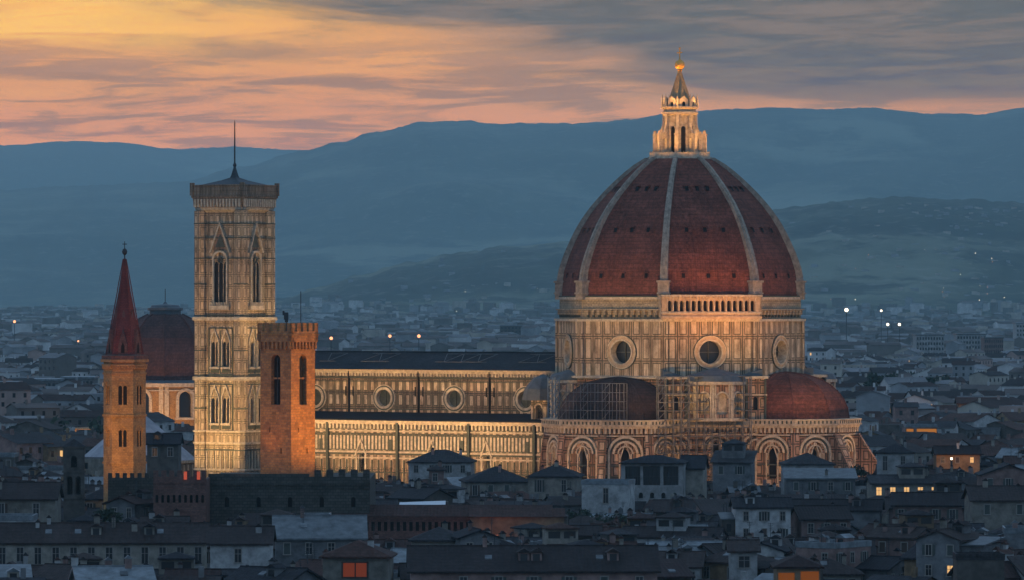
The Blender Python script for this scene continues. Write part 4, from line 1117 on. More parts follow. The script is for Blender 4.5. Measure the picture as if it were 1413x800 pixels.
            zt = rt + 2.0; q = min(2.6, a * .6)
            mb.box(-q, q, -q * .7, q * .7, h - .3, zt - .1, 0); mb.add([(-q + .4, -q * .7 - .02, zt - 1.6), (-.3, -q * .7 - .02, zt - 1.6), (-.3, -q * .7 - .02, zt - .5), (-q + .4, -q * .7 - .02, zt - .5)], 2)
            mb.add([(.3, -q * .7 - .02, zt - 1.6), (q - .4, -q * .7 - .02, zt - 1.6), (q - .4, -q * .7 - .02, zt - .5), (.3, -q * .7 - .02, zt - .5)], 2)
            mb.lathe([((q + .5) * 1.25, zt - .15), ((q + .5) * 1.25, zt + .05), (0, zt + .9)], 4, 0, 0, 45, 1)
            mb.build('roof_room', [M[wall], M[rmat], M['glass']], root)
    return root
VIEW = []     # (px0, px1, lowest row that must stay in sight, distance)
HEROES = []   # plan circles kept clear: (x, y, r)
def hero(px0, px1, row, Y, d, rot, roof, wall, rmat, label, rows=2, **kw):
    """eave at image row `row` when standing Y metres away"""
    bot = kw.pop('bot', row + 24 * 1000 / Y); VIEW.append((px0, px1, bot, Y))
    x0, x1 = X(px0, Y), X(px1, Y); w = (x1 - x0) / max(.5, abs(math.cos(R(rot)))) - (abs(math.sin(R(rot))) * d if abs(rot) > 12 else 0)
    w = max(w, 3); x = (x0 + x1) / 2; h = Z(row, Y); y = Y + d / 2
    n = max(1, int(round(w / d))); 
    for i in range(n): HEROES.append((x + (i + .5 - n / 2) * w / n * math.cos(R(rot)), y + (i + .5 - n / 2) * w / n * math.sin(R(rot)), max(d, w / n) * .62))
    return house(x, y, w, d, h, rot, roof, wall, rmat, rows=rows, label=label, **kw)

# named houses seen plainly in the photo ------------------------------------------------
hero(566, 652, 637, 1245, 12, -4, 'hip', 'white', 'roof2', 'pale two level house with flat hipped roof directly before the nave wall', rows=2, feats=['chimney', 'chimney'])
hero(592, 612, 648, 1205, 10, 0, 'hip', 'pink', 'roof1', 'small pink house tucked below the pale house before the nave', feats=['chimney'])
hero(640, 728, 664, 1185, 14, 6, 'hip', 'cream', 'roof2', 'wide cream house with shallow grey roof below the nave, lone windows in a row', rows=1, wz=2.4, feats=['chimney', 'antenna'])
hero(733, 800, 657, 1165, 13, -6, 'hip', 'cream', 'roof2', 'cream hipped house between nave end and white block, two shuttered windows', rows=1, wz=2.6, step=4.5, feats=['chimney', 'antenna', 'chimney'])
hero(808, 872, 668, 1080, 9, -10, 'flat', 'white', 'roof_zinc', 'bright white flat roofed block standing below the small dark half dome', rows=1, wz=3.0, step=5, wkind='plain', bot=706)
hero(1083, 1148, 640, 1165, 10, 4, 'hip', 'white', 'roof2', 'white hip roofed house before the right tribune with two dark windows', rows=1, wz=2.8, step=4, feats=['antenna'])
hero(1085, 1180, 660, 1130, 8, 0, 'shed', 'grey', 'roof_zinc', 'long low grey shed roofed house under the white hip roofed one', rows=1, feats=['chimney'])
hero(988, 1040, 638, 1170, 10, -8, 'shed', 'grey', 'roof2', 'grey rooftop house with blue box, under the middle pier', rows=1, feats=['terrace'])
hero(1213, 1262, 624, 1190, 9, -6, 'hip', 'white', 'roof2', 'tall narrow tower house right of the tribune buttress', rows=2, wz=3.2, step=3.4, wkind='plain', feats=['antenna', 'chimney'])
hero(-12, 282, 748, 835, 11, 2.5, 'gx', 'cream', 'roof1', 'very long low cream building with one even row of windows, lower left', rows=1, wz=2.6, step=2.75, ww=1.0, wkind='plain', rise=2.6, bot=778, feats=['chimney'] * 6 + ['antenna'] * 3 + ['skylight'] * 3 + ['dormer'] * 2)
hero(-20, 76, 688, 905, 12, 0, 'gx', 'cream', 'roof1', 'cream house at left edge with dark tiled roof, near the stone belfry', rows=1, wz=2.4, step=4.0, rise=2.4, bot=714, feats=['chimney'] * 2)
hero(-20, 45, 718, 880, 9, 0, 'flat', 'white', 'roof_zinc', 'white flat roofed terrace house at the left edge below the cream one', rows=1)
hero(290, 372, 750, 800, 12, 0, 'gx', 'white', 'roof1', 'pale house with dark tiled roof and blank lower wall, left of centre bottom', rows=1, wz=2.0, step=5, feats=['chimney', 'antenna'])
hero(378, 500, 742, 822, 12, 3, 'gx', 'grey', 'roof_zinc', 'grey house with wide pale metal roof below the small white roof block', rows=1, rise=3.0, feats=['chimney', 'skylight', 'antenna'])
hero(417, 455, 716, 850, 5, 0, 'flat', 'white', 'roof_zinc', 'small bright white roof block above the wide metal roof', bot=728, rows=1, ww=.8, wz=1.2, step=2)
hero(448, 538, 768, 770, 11, -3, 'hip', 'cream', 'roof3', 'cream villa with one large glowing orange window at the bottom', rows=0, feats=['chimney'], bot=799)
hero(570, 640, 745, 850, 10, -3, 'hip', 'cream', 'roof2', 'cream house with two plain windows left of the blue gabled house', rows=1, step=3.6, wkind='plain', feats=['chimney'])
hero(628, 682, 742, 845, 10, 10, 'gy', 'grey', 'roof2', 'blue grey gabled house with two tall windows, lower centre', rows=1, step=3, wz=2.4, wkind='plain', feats=['chimney'])
hero(565, 905, 788, 745, 16, 1.5, 'gx', 'pink', 'roof1', 'very long dark tiled roof over a pink wall at the bottom centre', rows=1, rise=3.0, step=4.5, feats=['chimney'] * 7 + ['antenna'] * 3 + ['skylight'] * 4 + ['dormer'] * 3)
hero(1008, 1045, 760, 800, 7, 0, 'gx', 'white', 'roof1', 'small white cube house with one blue window, bottom right of centre', rows=1, step=4, ww=1.6, wkind='plain')
hero(1320, 1386, 772, 745, 6, 0, 'flat', 'stone', 'roof2', 'bare grey concrete rooftop block in the bottom right corner', rows=0)
hero(1072, 1132, 782, 760, 10, 0, 'hip', 'ochre', 'roof3', 'house with two glowing orange panels at the bottom right', rows=0)
hero(1100, 1168, 716, 960, 11, 8, 'gx', 'pink', 'roof1', 'pink house with lamp lit gable in the right half of town', rows=1, feats=['chimney', 'antenna'])
hero(1236, 1330, 697, 985, 11, -4, 'gx', 'pink', 'roof1', 'long pink house with row of four windows right of the lamp lit gable', rows=1, feats=['chimney'])
hero(1340, 1430, 690, 960, 12, 2, 'gx', 'cream', 'roof1', 'cream house with broad dark roof at right edge, shutters closed', rows=1, step=4, wkind='shut', feats=['chimney', 'chimney'])
hero(1355, 1430, 655, 1120, 12, 0, 'gy', 'pink', 'roof2', 'pale pink gabled house high at the right edge of town', rows=1, feats=['chimney'])
hero(1292, 1352, 626, 1290, 9, 0, 'gx', 'ochre', 'roof1', 'amber lit house right of the cathedral with row of small windows', rows=1, step=3, ww=.8, wz=1.3, lit=.5, feats=['chimney'])
hero(1250, 1293, 589, 1560, 8, 0, 'flat', 'ochre', 'roof_zinc', 'flat house with long glowing orange wall beyond the cathedral', rows=0)
hero(1322, 1382, 556, 1800, 9, 0, 'gx', 'ochre', 'roof3', 'amber house with open loggia of square bays far right', rows=0)
hero(1170, 1252, 564, 1780, 9, 0, 'gx', 'pink', 'roof3', 'long rose coloured house just right of the red half dome', rows=1, step=5)
hero(1256, 1320, 567, 1770, 9, 0, 'gx', 'pink', 'roof3', 'rose coloured house with arched windows left of the amber loggia', rows=1, step=4)
hero(1384, 1440, 567, 1790, 9, 0, 'gx', 'pink', 'roof3', 'rose coloured house right of the amber loggia at the edge', rows=1, step=5)
hero(203, 246, 612, 1085, 10, 0, 'gx', 'stone', 'roof2', 'tall unlit stone house hiding the foot of the white pyramid roof', rows=1, feats=['dormer'])

# details that belong to single houses
def find(lab):
    for o in bpy.data.objects:
        if o.get('label') == lab: return o
v = find('cream villa with one large glowing orange window at the bottom')
yy = -5.52
mb = MB(); mb.box(-2.0, 1.9, yy - .12, yy + .02, Z(797, 770), Z(774, 770), 0); mb.box(-1.75, -.1, yy - .16, yy - .12, Z(795, 770), Z(776, 770), 1); mb.box(.1, 1.65, yy - .16, yy - .12, Z(795, 770), Z(776, 770), 1)
mb.build('lit_window', [M['shutter_b'], mat('orange_blind', emis((1, .17, .06), .08))], v)
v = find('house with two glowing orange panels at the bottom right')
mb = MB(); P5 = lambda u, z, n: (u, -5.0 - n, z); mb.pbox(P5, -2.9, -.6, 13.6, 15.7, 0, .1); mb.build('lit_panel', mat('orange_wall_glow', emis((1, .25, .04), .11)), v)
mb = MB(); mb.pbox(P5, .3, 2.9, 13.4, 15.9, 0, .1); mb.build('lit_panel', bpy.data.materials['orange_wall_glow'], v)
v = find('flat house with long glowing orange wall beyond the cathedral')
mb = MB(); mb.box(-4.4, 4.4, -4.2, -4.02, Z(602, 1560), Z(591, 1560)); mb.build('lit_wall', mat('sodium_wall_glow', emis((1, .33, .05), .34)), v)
v = find('amber house with open loggia of square bays far right')
mb = MB(); P5 = lambda u, z, n: (u, -4.75 - n, z); z1 = Z(557, 1800)
mb.wall(P5, -7.2, 7.2, z1 - 6, z1 - .3, [(-6 + 2.35 * i, z1 - 3.9, 1.5, z1 - 1.0, 'rect') for i in range(6)], .22, 0, 0, 1); mb.build('loggia', [M['ochre'], M['dark']], v)
flood((X(1350, 1800), 1775, 12), (X(1350, 1800), 1800, 19), 9000, ORG, 100)
flood((X(1210, 1780), 1755, 14), (X(1215, 1780), 1780, 17), 3500, (1, .25, .12), 110)
flood((X(1285, 1780), 1755, 14), (X(1288, 1780), 1775, 17), 2200, (1, .25, .12), 110)
flood((X(1320, 1290), 1279, 16), (X(1322, 1290), 1290, 19), 2600, ORG, 120)

# big house with glazed top loggia below the dome
lg = empty('loggia_house', (X(904, 1120), 1127, 0), R(-6), 'white house with dark glazed three bay top loggia below the dome', 'house')
hx = 6.6; zt = Z(639, 1120); P = lambda u, z, n: (u, -6 - n, z)
mb = MB(); mb.wall(P, -hx, hx, 0, zt, [(-4.1, zt - 4.6, 3.2, zt - .6, 'rect'), (-.1, zt - 4.6, 3.6, zt - .6, 'rect'), (4.0, zt - 4.6, 3.2, zt - .6, 'rect')] + [(-4.8 + 2.4 * i, zt - 7.4, .9, zt - 6.6, 'arch') for i in range(5)], 1.2, 0, 0, 1)
mb.box(-hx, hx, -4.75, 6, 0, zt, 0); mb.build('wall', [M['white'], M['glass']], lg)
mb = MB(); mb.lathe([(9.9, zt - .1), (9.9, zt + .15), (2, zt + 1.6)], 4, 0, 0, 45); mb.build('roof', M['roof2'], lg)
mb = MB()
for u in (-4.1, 0, 4.0):
    for k in (-.9, 0, .9): mb.pbox(P, u + k - .05, u + k + .05, zt - 4.6, zt - .6, -1.15, -1.0)
mb.pbox(P, -5.8, 5.8, zt - 2.8, zt - 2.7, -1.15, -1.0); mb.build('glazing_bar', M['iron'], lg)
HEROES.append((X(904, 1120), 1127, 11))
hero(944, 974, 646, 1128, 13, -6, 'gx', 'cream', 'roof2', 'cream side wing with sloping roof at the right of the glazed loggia', rows=0)
mb = MB()
# crenellated brick hall
cw = empty('crenellated_hall', (X(248, 925), 931, 0), R(0), 'dim rose brick hall with battlements and nine slit windows left of centre', 'building')
P = lambda u, z, n: (u, -6 - n, z); zt = Z(657, 925); zw = Z(693, 925)
mb = MB(); mb.wall(P, -4.6, 4.6, 0, zt, [(-4.0 + 1.0 * i, zw, .5, zw + 1.15, 'arch') for i in range(9)], .5, 0, 0, 1, 6); mb.box(-4.6, 4.6, -5.4, 6, 0, zt - .5, 0); mb.build('wall', [M['brick_rose'], M['dark']], cw)
mb = MB(); merlons(mb, P, -4.6, 4.6, zt, zt + 1.1, -.5, 0, .8, .55); mb.pbox(P, -4.65, 4.65, zt - 1.2, zt - 1.0, 0, .15); mb.build('battlement', M['brick_rose'], cw)
for k, u in enumerate((1.0, 3.3)):
    mb = MB(); mb.pbox(P, u - .28, u + .28, zt - .5, zt + .9, .15, .25); mb.build('lit_pane', mat('red_glow', emis((1, .16, .08), .4)), cw)
HEROES.append((X(248, 925), 931, 9))
cw = empty('crenellated_wall', (X(178, 960), 966, 0), R(0), 'low rubble wall with small battlements at the foot of the spire tower', 'wall')
zt = Z(660, 960); mb = MB(); mb.box(-4.2, 4.6, -1, 1, 0, zt); P = lambda u, z, n: (u, -1 - n, z); mb.build('wall', M['brick_dark'], cw)
mb = MB(); merlons(mb, P, -4.2, 4.6, zt, zt + .9, -.5, 0, .8, .6); mb.build('battlement', M['brick_dark'], cw); HEROES.append((X(178, 960), 966, 9))
# dark battlemented palace under the brick tower
pa = empty('battlemented_palace', (X(398, 935), 958, 0), R(0), 'broad dark unlit rubble stone palace with battlements under the brick tower', 'palace')
P = lambda u, z, n: (u, -21 - n, z); zt = Z(657, 937); w2 = 14.3
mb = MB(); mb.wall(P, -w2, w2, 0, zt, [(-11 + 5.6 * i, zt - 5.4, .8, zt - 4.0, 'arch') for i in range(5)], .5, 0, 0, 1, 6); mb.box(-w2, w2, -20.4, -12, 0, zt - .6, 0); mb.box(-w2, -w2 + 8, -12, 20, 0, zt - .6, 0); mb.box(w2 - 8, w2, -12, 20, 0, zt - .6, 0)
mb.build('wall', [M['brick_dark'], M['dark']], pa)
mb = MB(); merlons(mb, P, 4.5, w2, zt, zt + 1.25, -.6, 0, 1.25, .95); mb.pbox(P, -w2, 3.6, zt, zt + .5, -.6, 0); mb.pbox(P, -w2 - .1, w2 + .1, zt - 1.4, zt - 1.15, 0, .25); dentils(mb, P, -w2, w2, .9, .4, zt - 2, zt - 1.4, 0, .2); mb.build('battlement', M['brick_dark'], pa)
for u in (-12, -4, 4, 12): HEROES.append((X(398, 935) + u, 944, 7))
HEROES.append((X(398, 935), 965, 14))
# roof pavilions on that palace
for px, w_, r0 in ((352, 5, 650), (300, 4, 652)):
    mb = MB(); 
# old stone belfry at the left
be = empty('stone_belfry', (X(101, 955), 957, 0), R(4), 'old dark stone belfry with tall paired arches at the left', 'belfry')
P = lambda u, z, n: (u, -1.9 - n, z); zt = Z(617, 955)
mb = MB(); mb.wall(P, -1.9, 1.9, 0, zt, [(-.75, zt - 8.5, .9, zt - 5.6, 'arch'), (.75, zt - 8.5, .9, zt - 5.6, 'arch'), (0, zt - 3.6, 1.1, zt - 2.0, 'arch')], .6, 0, 0, 1); mb.box(-1.9, 1.9, -1.3, 1.9, 0, zt)
for z in (zt - 9.2, zt - 4.5, zt - .1): mb.box(-2.1, 2.1, -2.1, 2.1, z, z + .3)
mb.build('shaft', [M['stone'], M['dark']], be)
mb = MB(); mb.lathe([(3.0, zt + .2), (.1, zt + 1.5)], 4, 0, 0, 45); mb.build('roof', M['roof2'], be); HEROES.append((X(101, 955), 957, 5))
# long gallery with small square openings
ga = empty('long_gallery', (X(612, 935), 940, 0), R(-1.5), 'long reddish gallery building with dense row of small openings, centre', 'building')
P = lambda u, z, n: (u, -4 - n, z); zt = Z(712, 935); gw = 19
mb = MB(); mb.wall(P, -gw, gw, 0, zt, [(-gw + 1 + 1.12 * i, zt - 2.6, .62, zt - 1.0, 'rect') for i in range(33)], .35, 0, 0, 1); mb.box(-gw, gw, -3.6, 4, 0, zt, 0); mb.pbox(P, -gw, gw, zt - .5, zt, 0, .35, 0); mb.build('wall', [M['brick_rose'], M['dark']], ga)
mb = MB(); mb.tri_prism(lambda u, z, n: (n, u, z), [(-4.6, zt), (4.6, zt), (0, zt + 1.9)], -gw - .3, gw + .3); mb.build('roof', M['roof3'], ga)
for u in (-15, -9, -3, 3, 9, 15): HEROES.append((X(612, 935) + u, 940, 5.5))
flood((X(690, 935), 926, 13.2), (X(690, 935), 936, 16), 500, (1, .22, .08), 130, .8, .2)
flood((X(655, 935), 926, 13.2), (X(650, 935), 936, 16), 240, (1, .16, .10), 130, .8, .2)

gb = empty('lit_annex', (X(716, 930), 938, 0), R(0), 'low annex wall glowing deep orange at the right end of the long gallery', 'building')
mb = MB(); zt = Z(714, 930); mb.box(-8.6, 8.0, -3, 4, 0, zt); mb.build('wall', M['ochre'], gb); mb = MB(); mb.tri_prism(lambda u, z, n: (n, u, z), [(-3.6, zt), (4.6, zt), (.5, zt + 1.4)], -8.8, 8.2); mb.build('roof', M['roof3'], gb)
flood((X(716, 930), 924, 13), (X(718, 930), 935, 15.5), 420, (1, .26, .06), 140, .8, .2)
HEROES.append((X(700, 930), 938, 6)); HEROES.append((X(735, 930), 938, 6))
aw_ = empty('awning', (X(583, 1010), 1010, 0), 0, 'white canvas awning glowing pale on a rooftop left of centre', 'awning')
mb = MB(); z0 = Z(697, 1010); mb.add([(-4.4, -1.6, z0), (4.4, -1.6, z0 + .3), (4.4, 1.6, z0 + .9), (-4.4, 1.6, z0 + .6)]); mb.add([(-4.4, -1.6, z0 - .08), (4.4, -1.6, z0 + .22), (4.4, -1.6, z0 + .3), (-4.4, -1.6, z0)]); mb.build('canvas', M['cloth_white'], aw_)
mb = MB()
for u in (-4.2, -1.4, 1.4, 4.2): mb.tube((u, -1.5, z0 - 3.4), (u, -1.5, z0 + .1), .06, 4)
mb.build('pole', M['iron'], aw_)
hero(560, 610, 712, 1006, 10, 0, 'flat', 'stone', 'roof2', 'flat roofed stone house carrying the white canvas awning', rows=1)

VIEW += [(118, 150, 622, 1380), (205, 268, 634, 1380), (862, 975, 688, 1120), (215, 285, 704, 925), (285, 512, 703, 937), (470, 780, 740, 930), (88, 116, 690, 955), (560, 610, 704, 1006), (145, 215, 668, 960), (775, 880, 722, 1035)]
# ordinary houses -------------------------------------------------------------------------
CRI = CR.inverted()
def blocked(x, y, r):
    p = CRI @ Vector((x, y, 0))
    if -122 < p.x < -15 and -50 - r < p.y < 45 + r: return True
    if math.hypot(p.x, p.y) < 66 + r: return True
    if math.hypot(p.x + 112, p.y + 34) < 34 + r: return True
    if math.hypot(x - TX, y - TY) < 6 + r or math.hypot(x - spx, y - SY) < 6 + r: return True
    if math.hypot(x - bx, y - PY) < 24 + r or math.hypot(x - cxp, y - CY) < 40 + r: return True
    return False
CAP = [(-100, 610), (60, 628), (90, 650), (140, 662), (290, 655), (300, 664), (520, 664), (560, 650), (640, 648), (730, 660), (860, 668), (975, 668), (1040, 664), (1070, 664), (1170, 664), (1210, 640), (1290, 606), (1500, 598)]
placed = []; cand = []
Y = 700.0
while Y < 1330:
    pitch = 12.5 + (Y - 700) * .006
    half = Y * .0967 + 10; x = -half - rng.uniform(0, 10)
    while x < half + 8:
        w_ = rng.choice([6, 7, 7, 8, 9, 10, 12, 17]); x += w_ * .5
        cand.append((x, Y + rng.uniform(-5, 5), w_)); x += w_ * .5 + rng.uniform(-1.0, 2.2)
    Y += pitch
SIZEW = lambda w_: 'small' if w_ < 7.5 else ('wide' if w_ > 11 else 'plain')
specs = []
for x, y, w_ in cand:
    d = rng.uniform(7.5, 11); r = max(d, w_) * .5
    if blocked(x, y, r * .8): continue
    if any(math.hypot(x - a, y - b) < r * .75 + c for a, b, c in HEROES): continue
    px = 706.5 + x / y * F
    h = rng.gauss(12.2, 2.7) + (1.6 if rng.random() < .12 else 0)
    if px > 1150: h = rng.gauss(12.5, 2.4)
    roof = rng.choice(['gx', 'gx', 'gx', 'gy', 'gy', 'hip', 'hip', 'shed', 'flat'])
    if w_ > 11 and roof == 'gy': roof = 'gx'
    rot = rng.choice([rng.gauss(-20, 8), rng.gauss(0, 8), rng.gauss(0, 10), rng.gauss(28, 10), rng.gauss(-35, 6)])
    if w_ > 11: rot = rng.gauss(0, 7)
    wall = rng.choices(['cream', 'ochre', 'white', 'grey', 'pink', 'stone'], [5, 3, 4, 5, 3, 6])[0]
    rmat = rng.choices(['roof1', 'roof2', 'roof3', 'roof_zinc'], [6, 4, 4, 1])[0]
    if roof == 'flat': rmat = rng.choice(['roof_zinc', 'roof2'])
    top = {'gx': d * .18, 'gy': w_ * .18, 'hip': min(d, w_) * .21, 'shed': d * .22, 'flat': .9}[roof] + .3
    cap = CAMH - (lerp(CAP, px) + rng.uniform(0, 10) - HOR) / F * y
    h = min(h, cap - top)
    hw_ = max(w_, d) * .62 * F / y
    for v0, v1, vb, vy in VIEW:
        if vy > y and px + hw_ > v0 and px - hw_ < v1: h = min(h, CAMH - (vb + rng.uniform(0, 5) - HOR) / F * y - top)
    if h < 5: continue
    feats = ['chimney'] * rng.choice([1, 2, 2, 3]) + (['antenna'] * rng.choice([1, 2]) if rng.random() < .55 else []) + (['annex'] if rng.random() < .6 else [])
    feats += rng.choices([[], ['dormer'], ['skylight'], ['terrace'], ['dormer', 'skylight']], [2, 3, 2, 3, 2])[0]
    if 'terrace' in feats and (h + top + 3 > cap or w_ < 8 or roof == 'flat'): feats.remove('terrace')
    lit = .25 if rng.random() < .10 else 0
    specs.append(dict(x=x, y=y, w=w_, d=d, h=h, rot=rot, roof=roof, wall=wall, rmat=rmat, feats=feats, lit=lit, px=px))
# drop the ones wholly hidden behind nearer, higher neighbours (nothing of them shows)
specs.sort(key=lambda q: q['y'])
hor = {}
keep = []
for q in specs:
    hw = q['w'] * .5 * F / q['y']; cols_ = range(int((q['px'] - hw) / 6), int((q['px'] + hw) / 6) + 1)
    toprow = HOR + (CAMH - q['h'] - 1.5) * F / q['y']
    vis = sum(1 for c in cols_ if hor.get(c, 900) > toprow + 2.5)
    if toprow > 800 or q['px'] + hw < -2 or q['px'] - hw > 1415: vis = 0
    q['vis'] = sum(max(0, min(800, hor.get(c, 800)) - toprow) * 6 for c in cols_) if vis else 0
    if vis: keep.append(q)
    for c in cols_:
        er = HOR + (CAMH - q['h']) * F / q['y']; hor[c] = min(hor.get(c, 900), er)
keep.sort(key=lambda q: -q['vis']); rest = keep[258:]; keep = keep[:258]
RW = {'gx': 'ridged roof', 'gy': 'front gable', 'hip': 'hipped roof', 'shed': 'shed roof', 'flat': 'flat roof'}
LM = [(0, 75, 'at left edge'), (75, 145, 'near stone belfry'), (145, 215, 'below ochre spire'), (215, 285, 'below rose hall'), (285, 360, 'below bell tower'), (360, 440, 'below brick tower'), (440, 520, 'right of dark palace'),
      (520, 600, 'below nave middle'), (600, 680, 'below nave right half'), (680, 770, 'below hoist mast'), (770, 850, 'below left half dome'), (850, 930, 'below glazed loggia'), (930, 1000, 'below dome lantern'), (1000, 1070, 'below middle pier'),
      (1070, 1150, 'below red half dome'), (1150, 1220, 'below last buttress'), (1220, 1300, 'below tower house'), (1300, 1360, 'near right edge'), (1360, 1500, 'at right edge')]
def dband(row): return 'in bottom row' if row > 765 else 'in lower rows' if row > 730 else 'in middle rows' if row > 695 else 'in upper rows' if row > 655 else 'in topmost rows'
groups = {}
for q in keep:
    row = HOR + (CAMH - q['h']) * F / q['y']
    lm = next((t for a, b, t in LM if a <= max(0, min(1499, q['px'])) < b), 'at right edge')
    fe = [f for f in q['feats'] if f not in ('chimney', 'annex')] or (['chimneys'] if q['feats'].count('chimney') == 2 else [])
    fw = {'antenna': 'and aerial', 'dormer': 'and dormer', 'skylight': 'and skylight', 'terrace': 'and roof room', 'chimneys': 'and two chimneys'}.get(fe[0] if fe else '', '')
    if q['lit']: fw = 'and lit windows'
    q['lab'] = f"{SIZEW(q['w'])} {q['wall']} house with {RW[q['roof']]} {fw} {dband(row)} {lm}".replace('  ', ' ').replace('plain stone', 'stone').replace('plain ', '')
    groups.setdefault(q['lab'], []).append(q)
for lab, qs in groups.items():
    if len(qs) == 1: continue
    if len(qs) == 2:
        a, b = sorted(qs, key=lambda q: q['px'])
        if abs(a['px'] - b['px']) > 12: a['lab'] = 'left ' + lab; b['lab'] = 'right ' + lab
        else:
            a, b = sorted(qs, key=lambda q: q['y']); a['lab'] = 'nearer ' + lab; b['lab'] = 'farther ' + lab
    else:
        for i, q in enumerate(sorted(qs, key=lambda q: q['y'])): q['lab'] = ['nearest', 'second', 'third', 'fourth', 'fifth'][i] + ' ' + lab
for q in keep:
    near_ = q['vis'] > 250
    house(q['x'], q['y'], q['w'], q['d'], q['h'], q['rot'], q['roof'], q['wall'], q['rmat'], rows=2 if q['y'] < 1050 else 1, step=rng.uniform(2.6, 3.6), wz=rng.uniform(1.3, 1.8), ww=rng.uniform(.8, 1.05), feats=q['feats'], lit=q['lit'], label=q['lab'], group='tiled houses of the old town')

# the rest of the near roofs, past the count kept as things
mb = MB(); rg = random.Random(5); ws = ['cream', 'ochre', 'white', 'grey', 'pink', 'stone']; rs = ['roof1', 'roof2', 'roof3', 'roof_zinc']
for q in rest:
    a, b, h = q['w'] / 2, q['d'] / 2, q['h']; k = ws.index(q['wall']); m_ = 6 + rs.index(q['rmat']); r_ = 0 if q['roof'] == 'flat' else b * .36
    mb.M = Matrix.Translation((q['x'], q['y'], 0)) @ Matrix.Rotation(R(q['rot']), 4, 'Z')
    for p, c in (((-a, -b), (a, -b)), ((a, -b), (a, b)), ((a, b), (-a, b)), ((-a, b), (-a, -b))): mb.add([(*p, 0), (*c, 0), (*c, h), (*p, h)], k)
    if r_:
        mb.add([(a, -b, h), (a, b, h), (a, 0, h + r_)], k); mb.add([(-a, b, h), (-a, -b, h), (-a, 0, h + r_)], k)
        mb.add([(-a - .5, -b - .5, h - .15), (a + .5, -b - .5, h - .15), (a + .5, 0, h + r_), (-a - .5, 0, h + r_)], m_); mb.add([(a + .5, b + .5, h - .15), (-a - .5, b + .5, h - .15), (-a - .5, 0, h + r_), (a + .5, 0, h + r_)], m_)
    else: mb.add([(-a, -b, h), (a, -b, h), (a, b, h), (-a, b, h)], m_)
    for u in (-a * .5, a * .5): mb.add([(u - .45, -b - .03, h - 2.4), (u + .45, -b - .03, h - 2.4), (u + .45, -b - .03, h - .8), (u - .45, -b - .03, h - .8)], 10)
    mb.box(a * .4, a * .4 + .7, -.5, .1, h, h + r_ + 1.3, k); mb.M = None
tag(mb.build('packed_roofs', [M[m_] for m_ in ws + rs] + [M['glass']]), kind='stuff')
# the tightly packed roofs further off: one mass ----------------------------------------------
def terrain(px, y):
    return max(0, max(hill_height(q_, px, y) for q_ in RIDGES[2:]))
def city(name, n, y0, y1, power, hmean, hsd, mats_w, mats_r, seed, sizes=(8, 20), xr=.135, pxr=None):
    rg = random.Random(seed); mb = MB(); nw = len(mats_w)
    for _ in range(n):
        t = rg.random() ** power; y = y0 + (y1 - y0) * t
        x = rg.uniform(-xr, xr) * y
        if pxr: x = X(rg.uniform(*pxr), y)
        w_, d = rg.uniform(*sizes) * .5, rg.uniform(8, 15) * .5
        if y < 2000 and blocked(x, y, 8): continue
        if y < 2000 and any(math.hypot(x - a, y - b) < 9 + c for a, b, c in HEROES): continue
        h = max(5, rg.gauss(hmean, hsd)); z00 = 0
        if y > 7800:
            z00 = terrain(706.5 + x / y * F, y)
            if z00 > 8 and rg.random() < min(1, z00 / 42): continue
        a = R(rg.choice([rg.gauss(-31, 10), rg.gauss(0, 12), rg.gauss(58, 10), rg.uniform(0, 90)]))
        k = rg.randrange(nw); m_ = nw + rg.randrange(len(mats_r))
        mb.M = Matrix.Translation((x, y, z00)) @ Matrix.Rotation(a, 4, 'Z')
        r_ = d * .35 if rg.random() < .75 else 0
        for p, q in (((-w_, -d), (w_, -d)), ((w_, -d), (w_, d)), ((w_, d), (-w_, d)), ((-w_, d), (-w_, -d))): mb.add([(*p, 0), (*q, 0), (*q, h), (*p, h)], k)
        if r_:
            mb.add([(w_, -d, h), (w_, d, h), (w_, 0, h + r_)], k); mb.add([(-w_, d, h), (-w_, -d, h), (-w_, 0, h + r_)], k)
            mb.add([(-w_ - .4, -d - .4, h - .1), (w_ + .4, -d - .4, h - .1), (w_ + .4, 0, h + r_), (-w_ - .4, 0, h + r_)], m_); mb.add([(w_ + .4, d + .4, h - .1), (-w_ - .4, d + .4, h - .1), (-w_ - .4, 0, h + r_), (w_ + .4, 0, h + r_)], m_)
        else: mb.add([(-w_, -d, h), (w_, -d, h), (w_, d, h), (-w_, d, h)], m_)
        nwin = int(w_ * 2 / 3.2)
        if y < 3400:
            for i in range(nwin):
                u = (i + .5 - nwin / 2) * 2 * w_ / nwin
                for z in (h - 2.6, h - 5.6):
                    mb.add([(u - .5, -d - .03, z), (u + .5, -d - .03, z), (u + .5, -d - .03, z + 1.5), (u - .5, -d - .03, z + 1.5)], nw + len(mats_r) + (1 if rg.random() < .012 else 0))
            c = rg.uniform(-w_ * .7, w_ * .7); mb.box(c - .4, c + .4, -1, -.4, h, h + r_ + 1.2, k)
        mb.M = None
    return tag(mb.build(name, [M[m_] for m_ in mats_w] + [M[m_] for m_ in mats_r] + [M['glass'], M['lit']]), kind='stuff')
city('crowded_roofs', 1480, 1290, 1750, 1.0, 12.5, 2.4, ['cream', 'grey', 'white', 'pink', 'stone', 'ochre'], ['roof1', 'roof2', 'roof3'], 3, (7, 15))
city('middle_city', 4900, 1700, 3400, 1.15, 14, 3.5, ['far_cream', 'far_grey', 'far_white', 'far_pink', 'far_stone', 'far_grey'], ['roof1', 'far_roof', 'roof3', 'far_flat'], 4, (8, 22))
city('far_city', 21500, 3300, 11500, .85, 14, 5, ['far_white', 'far_cream', 'far_grey', 'far_stone', 'far_stone'], ['far_roof', 'far_roof', 'far_roof', 'far_flat'], 5, (8, 30))
